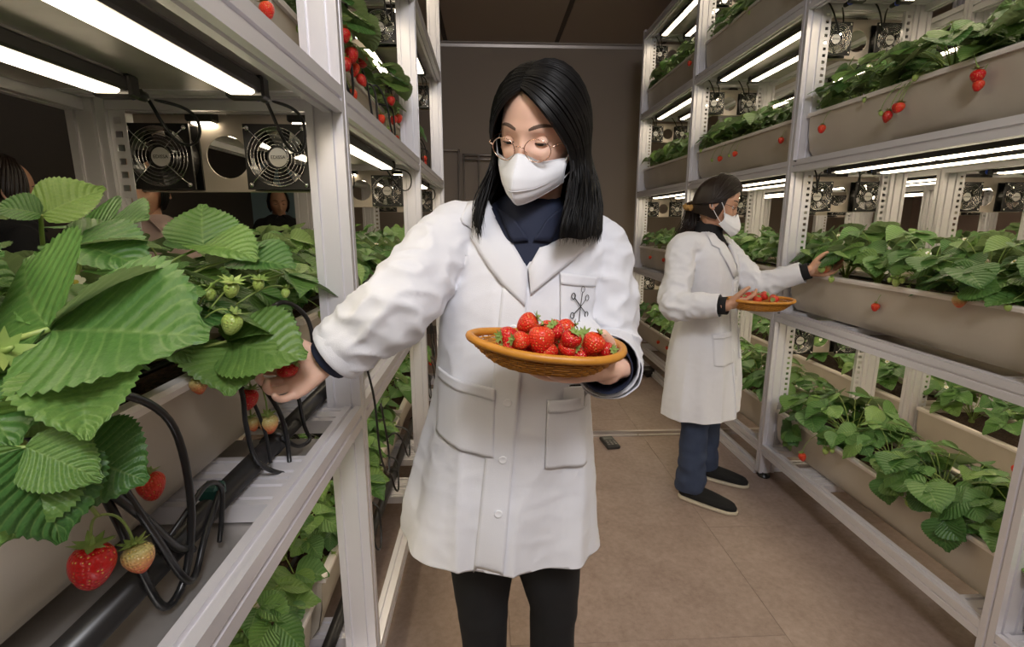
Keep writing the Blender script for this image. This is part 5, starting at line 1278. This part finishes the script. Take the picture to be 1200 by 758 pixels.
# ---------------------------------------------------------------- baskets and picked fruit
M['wicker'] = mat('amber_woven_plastic', (.62, .27, .035), .42, noise_col=((.5, .2, .02), 40, 3)); M['wicker2'] = mat('dark_amber_weave', (.36, .15, .025), .5)
def basket(loc, rz, tilt, a, b, h, label):
    B = empty('basket', loc); B.rotation_euler = (tilt[0], tilt[1], rz); tag(B, label, 'basket', None)
    def out(t, s, k=0.):             # plan outline: pointed at -x, blunt at +x
        c, d = math.cos(t), math.sin(t); e = 2.0 if c < 0 else 3.2
        x = math.copysign(abs(c) ** (2 / e), c) * a * (1.08 if c < 0 else .96); y = math.copysign(abs(d) ** (2 / (2.2 if c > 0 else 1.7)), d) * b
        return x * s, y * s
    def prof(v): return .62 + .38 * v ** .75       # 0 bottom .. 1 rim
    N = 96
    rim = [(*out(2 * PI * i / N, 1.0), .003 * math.cos(4 * PI * i / N)) for i in range(N)]
    MB().tube(rim, .0062, 8, True).build('rim', M['wicker'], B, True)
    mb = MB()
    for k in range(9):
        v = k / 8.6; s = prof(v); mb.tube([(*out(2 * PI * i / N, s * (1 + .012 * (1 if (i // 2 + k) % 2 else -1))), -h * (1 - v)) for i in range(N)], .0017, 5, True)
    o = mb.build('woven_bands', M['wicker'], B, True); o['kind'] = 'stuff'
    mb = MB()
    for i in range(0, N, 2): mb.tube([(*out(2 * PI * i / N, prof(v) * 1.0), -h * (1 - v)) for v in (0, .2, .4, .6, .8, 1)], .0012, 4)
    o = mb.build('stakes', M['wicker2'], B, True); o['kind'] = 'stuff'
    G = [[(*out(2 * PI * i / 48, s), -h * (1 - v)) for i in range(48)] for s, v in ((.01, 0), (.3, 0), (.61, 0), (prof(.15) * .98, .15), (prof(.5) * .98, .5), (prof(.78) * .985, .78))]
    MB().grid(G, close_u=True).build('base', M['wicker2'], B, True)  # basket bottom, plus inner liner added to block light through the weave
    return B
b1 = basket((.088, .700, 1.178), .0, (.0, .085), .108, .078, .034, 'amber woven basket of strawberries held by the nearest woman')
b2 = basket((1.120, 1.985, 1.036), .05, (.0, .02), .135, .085, .04, 'amber woven basket of strawberries held by the woman farther back')
brd = random.Random(3)
def picked(p, kind, mi, rot, sc, label, group):
    o = empty('strawberry', p); o.rotation_euler = rot
    me = BERRY[kind][mi]
    link('fruit_flesh', me, o, (0, 0, .016), None, sc); link('calyx', CALYX, o, (0, 0, .0165), None, sc * .72)
    tag(o, label, 'strawberry', group); return o
heap = [(.055, .700, 1.207, 'ripe2', 'biggest red strawberry on top of the near basket', 1.22), (.028, .680, 1.192, 'ripe', 'dark red strawberry left on the near basket with its leafy cap facing left', 1.1),
 (.034, .660, 1.181, 'ripe', 'small dark strawberry at the front left of the near basket', 1.0), (.046, .640, 1.189, 'ripe2', 'bright round strawberry at the front, below the biggest one', 1.05),
 (.070, .642, 1.193, 'ripe2', 'large bright strawberry at the front middle of the near basket', 1.3), (.083, .712, 1.194, 'ripe2', 'strawberry in the middle of the near basket, behind the large front one', 1.05), (.094, .678, 1.197, 'ripe', 'crimson strawberry right of the middle of the near basket', 1.05),
 (.100, .742, 1.190, 'ripe2', 'rearmost strawberry showing near the emblem, near basket', 1.0), (.113, .728, 1.193, 'ripe2', 'strawberry at the back of the near basket with its cap turned right', 1.15), (.109, .652, 1.188, 'ripe', 'speckled strawberry in front of the pale unripe one', 1.1),
 (.107, .630, 1.176, 'ripe2', 'low strawberry at the front rim of the near basket, under the speckled one', .9), (.129, .690, 1.190, 'unripe', 'pale green unripe strawberry on the near basket', 1.25), (.141, .650, 1.184, 'ripe2', 'large red strawberry at the right end of the near basket', 1.25), (.082, .630, 1.175, 'ripe2', 'low strawberry at the front rim, right of the large front one', .9),
 (.158, .662, 1.176, 'ripe', 'strawberry with a bushy cap at the far right of the near basket', .95), (.06, .67, 1.172, 'ripe', None, 1), (.04, .71, 1.172, 'ripe', None, 1), (.10, .70, 1.170, 'ripe', None, 1), (.13, .72, 1.168, 'ripe', None, 1),
 (.15, .70, 1.168, 'ripe2', None, 1), (.08, .74, 1.172, 'ripe', None, 1), (.125, .66, 1.166, 'ripe', None, 1), (.02, .70, 1.176, 'half', None, .9), (.075, .66, 1.165, 'ripe', None, 1), (.03, .66, 1.168, 'ripe', None, .9)]
for i, (x, y, z, kd, lb, sc) in enumerate(heap):
    y = max(y, .652); z += .004 if y < .66 else 0
    rot = {0: (.9, .5, 1), 1: (.4, -1.35, .2), 4: (-.2, .1, 0), 8: (.3, 1.2, .3), 11: (1.1, .6, 0), 12: (.2, .5, .4), 14: (.5, 1.3, -.4)}.get(i, (brd.uniform(-1.3, 1.3), brd.uniform(-1.3, 1.3), brd.uniform(0, 6)))
    picked((x, y, z), kd, i % 3, rot, sc * .88, lb or 'red strawberry half hidden between others in the near basket', 'strawberries in the near basket')
for i in range(13):
    a = i * 2.4; r = .018 * math.sqrt(i + .5); z = 1.040 + .012 * (i < 5)
    picked((1.115 + r * 1.35 * math.cos(a), 1.985 + r * .85 * math.sin(a), z), ('ripe', 'ripe2')[i % 2], i % 3, (brd.uniform(-1.2, 1.2), brd.uniform(-1.2, 1.2), a), 1.05, 'red strawberry heaped in the basket of the woman farther back', 'strawberries in the far basket')
pk = picked((-.345, .838, 1.104), 'ripe', 1, (.5, .9, .6), 1.0, 'ripe strawberry lying in the open palm of the nearest woman', None)
picked((1.462, 2.095, 1.158), 'half', 2, (.3, .4, 0), 1.15, 'orange-red strawberry touched by the hand of the woman farther back', None)
picked((1.425, 2.075, 1.150), 'unripe', 1, (.2, -.3, 0), 1.3, 'green strawberry beside the fingers of the woman farther back', None)

# ---------------------------------------------------------------- pipes and hoses
def hose(pts, r, label, wob=.0, name='hose', m=None, group=None):
    o0 = Vector(pts[0]); p, _ = crom([Vector(q) - o0 for q in pts], [1] * len(pts), 6)
    o = MB().tube(p, r, 8).build(name, m or M['rubber'], None, True, o0); tag(o, label, 'hose', group); return o
def pipe(x, y0, y1, z, r, label):
    t = empty('drain_pipe', (x, y0, z)); tag(t, label, 'pipe'); L = y1 - y0
    MB().tube([(0, 0, 0), (0, L, 0)], r, 14).build('pipe', M['pipe'], t, True)
    k = .3
    while k < L:
        MB().tube([(0, k, 0), (0, k + .03, 0)], r * 1.22, 14).build('coupling', M['pipe'], t, True); k += .62
pipe(-.415, -.02, 3.6, .9345, .018, 'black drain pipe along the left middle shelf in front of the planters')
pipe(-.445, -.02, 3.6, .2145, .018, 'black drain pipe along the left bottom shelf')
pipe(-.415, 1.2, 3.6, 1.6545, .016, 'black drain pipe along the left upper shelf')
MB_ = MB().box((0, 0, 0), (.03, .03, .022), bev=.004); o = MB_.build('pipe_clip', M['green_clip'], None, False, (-.415, .70, .957)); tag(o, 'dark green clip sitting on the left middle drain pipe', 'clip')
H = [([(-.47, .52, 1.12), (-.425, .495, 1.176), (-.40, .551, 1.158), (-.39, .598, 1.10), (-.385, .602, .996), (-.385, .573, .915), (-.39, .535, .90), (-.395, .512, .977), (-.40, .500, 1.043), (-.42, .491, 1.12), (-.47, .49, 1.125)], 'thick black hose in a wide hanging loop, nearest the camera', .0048),
     ([(-.50, .36, 1.16), (-.405, .407, 1.18), (-.40, .436, 1.151), (-.395, .474, 1.101), (-.39, .523, 1.028), (-.385, .561, .963), (-.39, .60, .93)], 'black hose slanting down across the nearest planter side', .0052),
     ([(-.47, .40, 1.19), (-.41, .44, 1.20), (-.395, .49, 1.11), (-.385, .53, 1.0), (-.38, .56, .92), (-.385, .59, .90), (-.39, .63, .93), (-.40, .70, .965)], 'black hose hanging beside the nearest strawberry and turning along the pipe', .0045),
     ([(-.405, .56, .955), (-.39, .60, .985), (-.385, .641, 1.0), (-.385, .673, .976), (-.385, .662, .93), (-.39, .66, .90)], 'short black hose arching over the drain pipe', .0036),
     ([(-.46, .79, 1.13), (-.41, .80, 1.09), (-.40, .79, 1.02), (-.39, .795, .955), (-.37, .849, .905), (-.375, .882, .925), (-.39, .890, 1.011), (-.46, .90, 1.12)], 'black hose in a narrow loop below the picked berries', .0042),
     ([(-.46, .99, 1.12), (-.405, 1.0, 1.04), (-.39, 1.006, .93), (-.38, 1.003, .90), (-.385, .95, .91), (-.39, .893, .955)], 'black hose curling under the hand of the nearest woman', .0042),
     ([(-.47, 1.0, 1.15), (-.42, 1.024, 1.19), (-.40, 1.09, 1.15), (-.395, 1.11, 1.09), (-.40, 1.10, 1.03), (-.42, 1.04, 1.06), (-.47, 1.0, 1.10)], 'black hose looping beside the first left post above the sleeve', .0048),
     ([(-.47, .84, 1.12), (-.42, .845, 1.06), (-.40, .85, .99), (-.39, .84, .93)], 'thin black hose hanging straight behind the picked berries', .0032)]
for pts, lb, r in H: hose(pts, r, lb)
hr2 = random.Random(9)
for b in (1, 2):
    for t_, z in ((2, 1.635), (1, .915), (0, .195)):
        for k in range(3):
            y = POSTS[b] + .25 + .35 * k + hr2.uniform(-.05, .05); d = hr2.uniform(.09, .14); zz = z + .2
            hose([(-.47, y, zz), (-.425, y + .01, zz + .03), (-.395, y + .04, zz - .03), (-.385, y + .06, zz - d), (-.38, y + .10, zz - d - .03), (-.385, y + .14, zz - d + .02), (-.40, y + .16, zz - .02), (-.47, y + .17, zz)], .0038,
                 'black hose looping over the planter edge, %s along the %s shelf, %s bay, left rack' % (POSW[k], TN[t_], ORD[b]), group='hoses over the left planter edges')
for b in (1, 2):         # thin cords hanging outside the left posts
    hose([(-.305, POSTS[b] + .03, 1.0), (-.295, POSTS[b] + .05, .9), (-.29, POSTS[b] + .06, .75), (-.285, POSTS[b] + .12, .66), (-.29, POSTS[b] + .16, .72), (-.30, POSTS[b] + .14, .86)], .003, 'thin black cord hanging by the %s left post below the middle shelf' % ORD[b], name='cord')
for (r, b, t_, xc, y0, zr) in PLANTERS:
    if r < 2 and b < 3:
        o = MB().tube([(0, .03, 0), (.004, .4, .002), (-.004, .8, 0), (0, 1.12, .002)], .006, 8).build('drip_line', M['rubber'], None, True, (xc + .05, y0, zr - .014))
        tag(o, 'black drip line on the soil of the %s planter, %s bay, %s' % (TN[t_], ORD[b], RACKS[r][0]), 'hose', 'drip lines')

# ---------------------------------------------------------------- visitors beyond the left rack and the pale door
def visitor(loc, th, s, top, hairm, label, long_=True):
    V = empty('person', loc, th); tag(V, label, 'person'); Hm = Matrix.Translation((0, -.02, 1.50 * s)) @ Matrix.Rotation(.15, 4, 'X')
    h = hd.copy(); h.transform(Hm); P = [(h, 0), (simple_tube_mesh([(0, 0, 1.46 * s), (0, 0, 1.3 * s)], [.05, .06]), 0)]
    for q in (-1, 1):
        w = Vector((q * .21, -.12, .92 * s)); mb = hand_mb(w, (0, -.4, -.9), (q * -.9 * 1, 0, -.2) if q > 0 else (.9, 0, -.2), -q, .35, size=.95); P.append((fuse(mb, .004, 2), 0))
    mb = MB(); capsule(mb, [(0, 0, 1.25 * s), (0, 0, .85 * s)], [.09, .1], 16, 4)
    for q in (-1, 1): capsule(mb, [(q * .09, 0, .85 * s), (q * .09, 0, .1)], [.08, .05], 12, 4)
    P.append((fuse(mb, .014, 2), 0)); link('body', join_meshes('body', P, [M['skin2']]), V)
    mb = MB()
    vs, fs = loft([(Vector((0, 0, z * s)), Vector((a, 0, 0)), Vector((0, b, 0))) for z, a, b in ((1.40, .07, .06), (1.36, .14, .09), (1.28, .19, .11), (1.1, .18, .12), (.95, .18, .125), (.8, .19, .13))], 30); mb.add(vs, fs)
    for q in (-1, 1): capsule(mb, [(q * .14, 0, 1.31 * s), (q * .22, .01, 1.1 * s), (q * .212, -.10, .94 * s)], [.062, .055, .046], 14, 6)
    me = fuse(mb, .012, 4); A = coords(me); setco(me, A + normals(me) * (mnoise(A, (14, 14, 10)) * .010)[:, None]); me.materials.append(top); me.polygons.foreach_set('use_smooth', [True] * len(me.polygons)); j = link('jacket', me, V)
    mb = MB()
    for q in (-1, 1): mb.grid([[(q * (.02 + .045 * u), -.085 - .02 * u + .03 * v, (1.40 - .06 * u - .05 * v * (1 - u)) * s) for v in (0, .5, 1)] for u in (0, .33, .66, 1)])
    o = mb.build('collar', top, j, True); sm = o.modifiers.new('t', 'SOLIDIFY'); sm.thickness = .004
    mb = MB()
    for q in (-1, 1): capsule(mb, [(q * .08, 0, .84 * s), (q * .09, 0, .45 * s), (q * .09, .02, .1)], [.1, .07, .06], 14, 5)
    me = fuse(mb, .014, 2); me.materials.append(M['blackcloth']); link('trousers', me, V)
    for q in (-1, 1): shoe('shoe', V, (q * .09, .02, 0), 0, upper=M['suede'], sole=M['sole'])
    mb = MB(); rad = (.085, .106, .128)
    vs = [Vector((rad[0] * math.sin(t) * math.cos(p), rad[1] * math.sin(t) * math.sin(p) + .005, rad[2] * math.cos(t))) for t in [PI * .66 * i / 16 for i in range(17)] for p in [PI * (-.17) + PI * 1.34 * k / 28 for k in range(29)]]
    mb.add([Hm @ v for v in vs], [(i * 29 + k, i * 29 + k + 1, (i + 1) * 29 + k + 1, (i + 1) * 29 + k) for i in range(16) for k in range(28)])
    for k in range(120):
        a = PI * (-.12) + PI * 1.24 * k / 119; rr = 1 + .03 * math.sin(k * 1.7); mb.tube([Hm @ Vector((rad[0] * math.sin(t) * math.cos(a) * rr, rad[1] * math.sin(t) * math.sin(a) * rr + .005, rad[2] * math.cos(t) * rr)) for t in (.05, .5, 1, 1.5, 1.9, 2.25)], [.003, .006, .006, .006, .005, .001], 4)
    o = mb.build('hair', hairm, V, True); eye_set(V, Hm, M['skin2'], -.1); brows(V, Hm, bvh1); return V
visitor((-1.31, 2.02, 0), .35, .985, M['pinkcoat'], M['hair'], 'person in pale pink jacket half hidden behind the near left fan plate')
visitor((-1.84, 4.6, 0), .5, 1.01, M['knit'], M['hair'], 'dark-haired person in dark clothes standing far behind the left rack')
visitor((-1.86, 2.05, 0), 2.6, .98, M['knit'], M['hair2'], 'dark-haired person at the far left edge, behind the left rack')
d = st(empty('door_1', (-2.32, YB, 0))); m_ = mat('pale_blue_door', (.28, .42, .48), .5)
MB().box((0, -.02, 1.03), (.86, .04, 2.06), bev=.004).build('door_leaf', m_, d)
for c, s_ in (((-.46, -.03, 1.05), (.06, .06, 2.1)), ((.46, -.03, 1.05), (.06, .06, 2.1)), ((0, -.03, 2.13), (.98, .06, .06))): MB().box(c, s_, bev=.004).build('door_frame', M['trim'], d)
MB().tube([(.33, -.045, 1.0), (.33, -.08, 1.0), (.24, -.08, 1.0)], .008, 8).build('door_handle', M['chrome'], d, True)
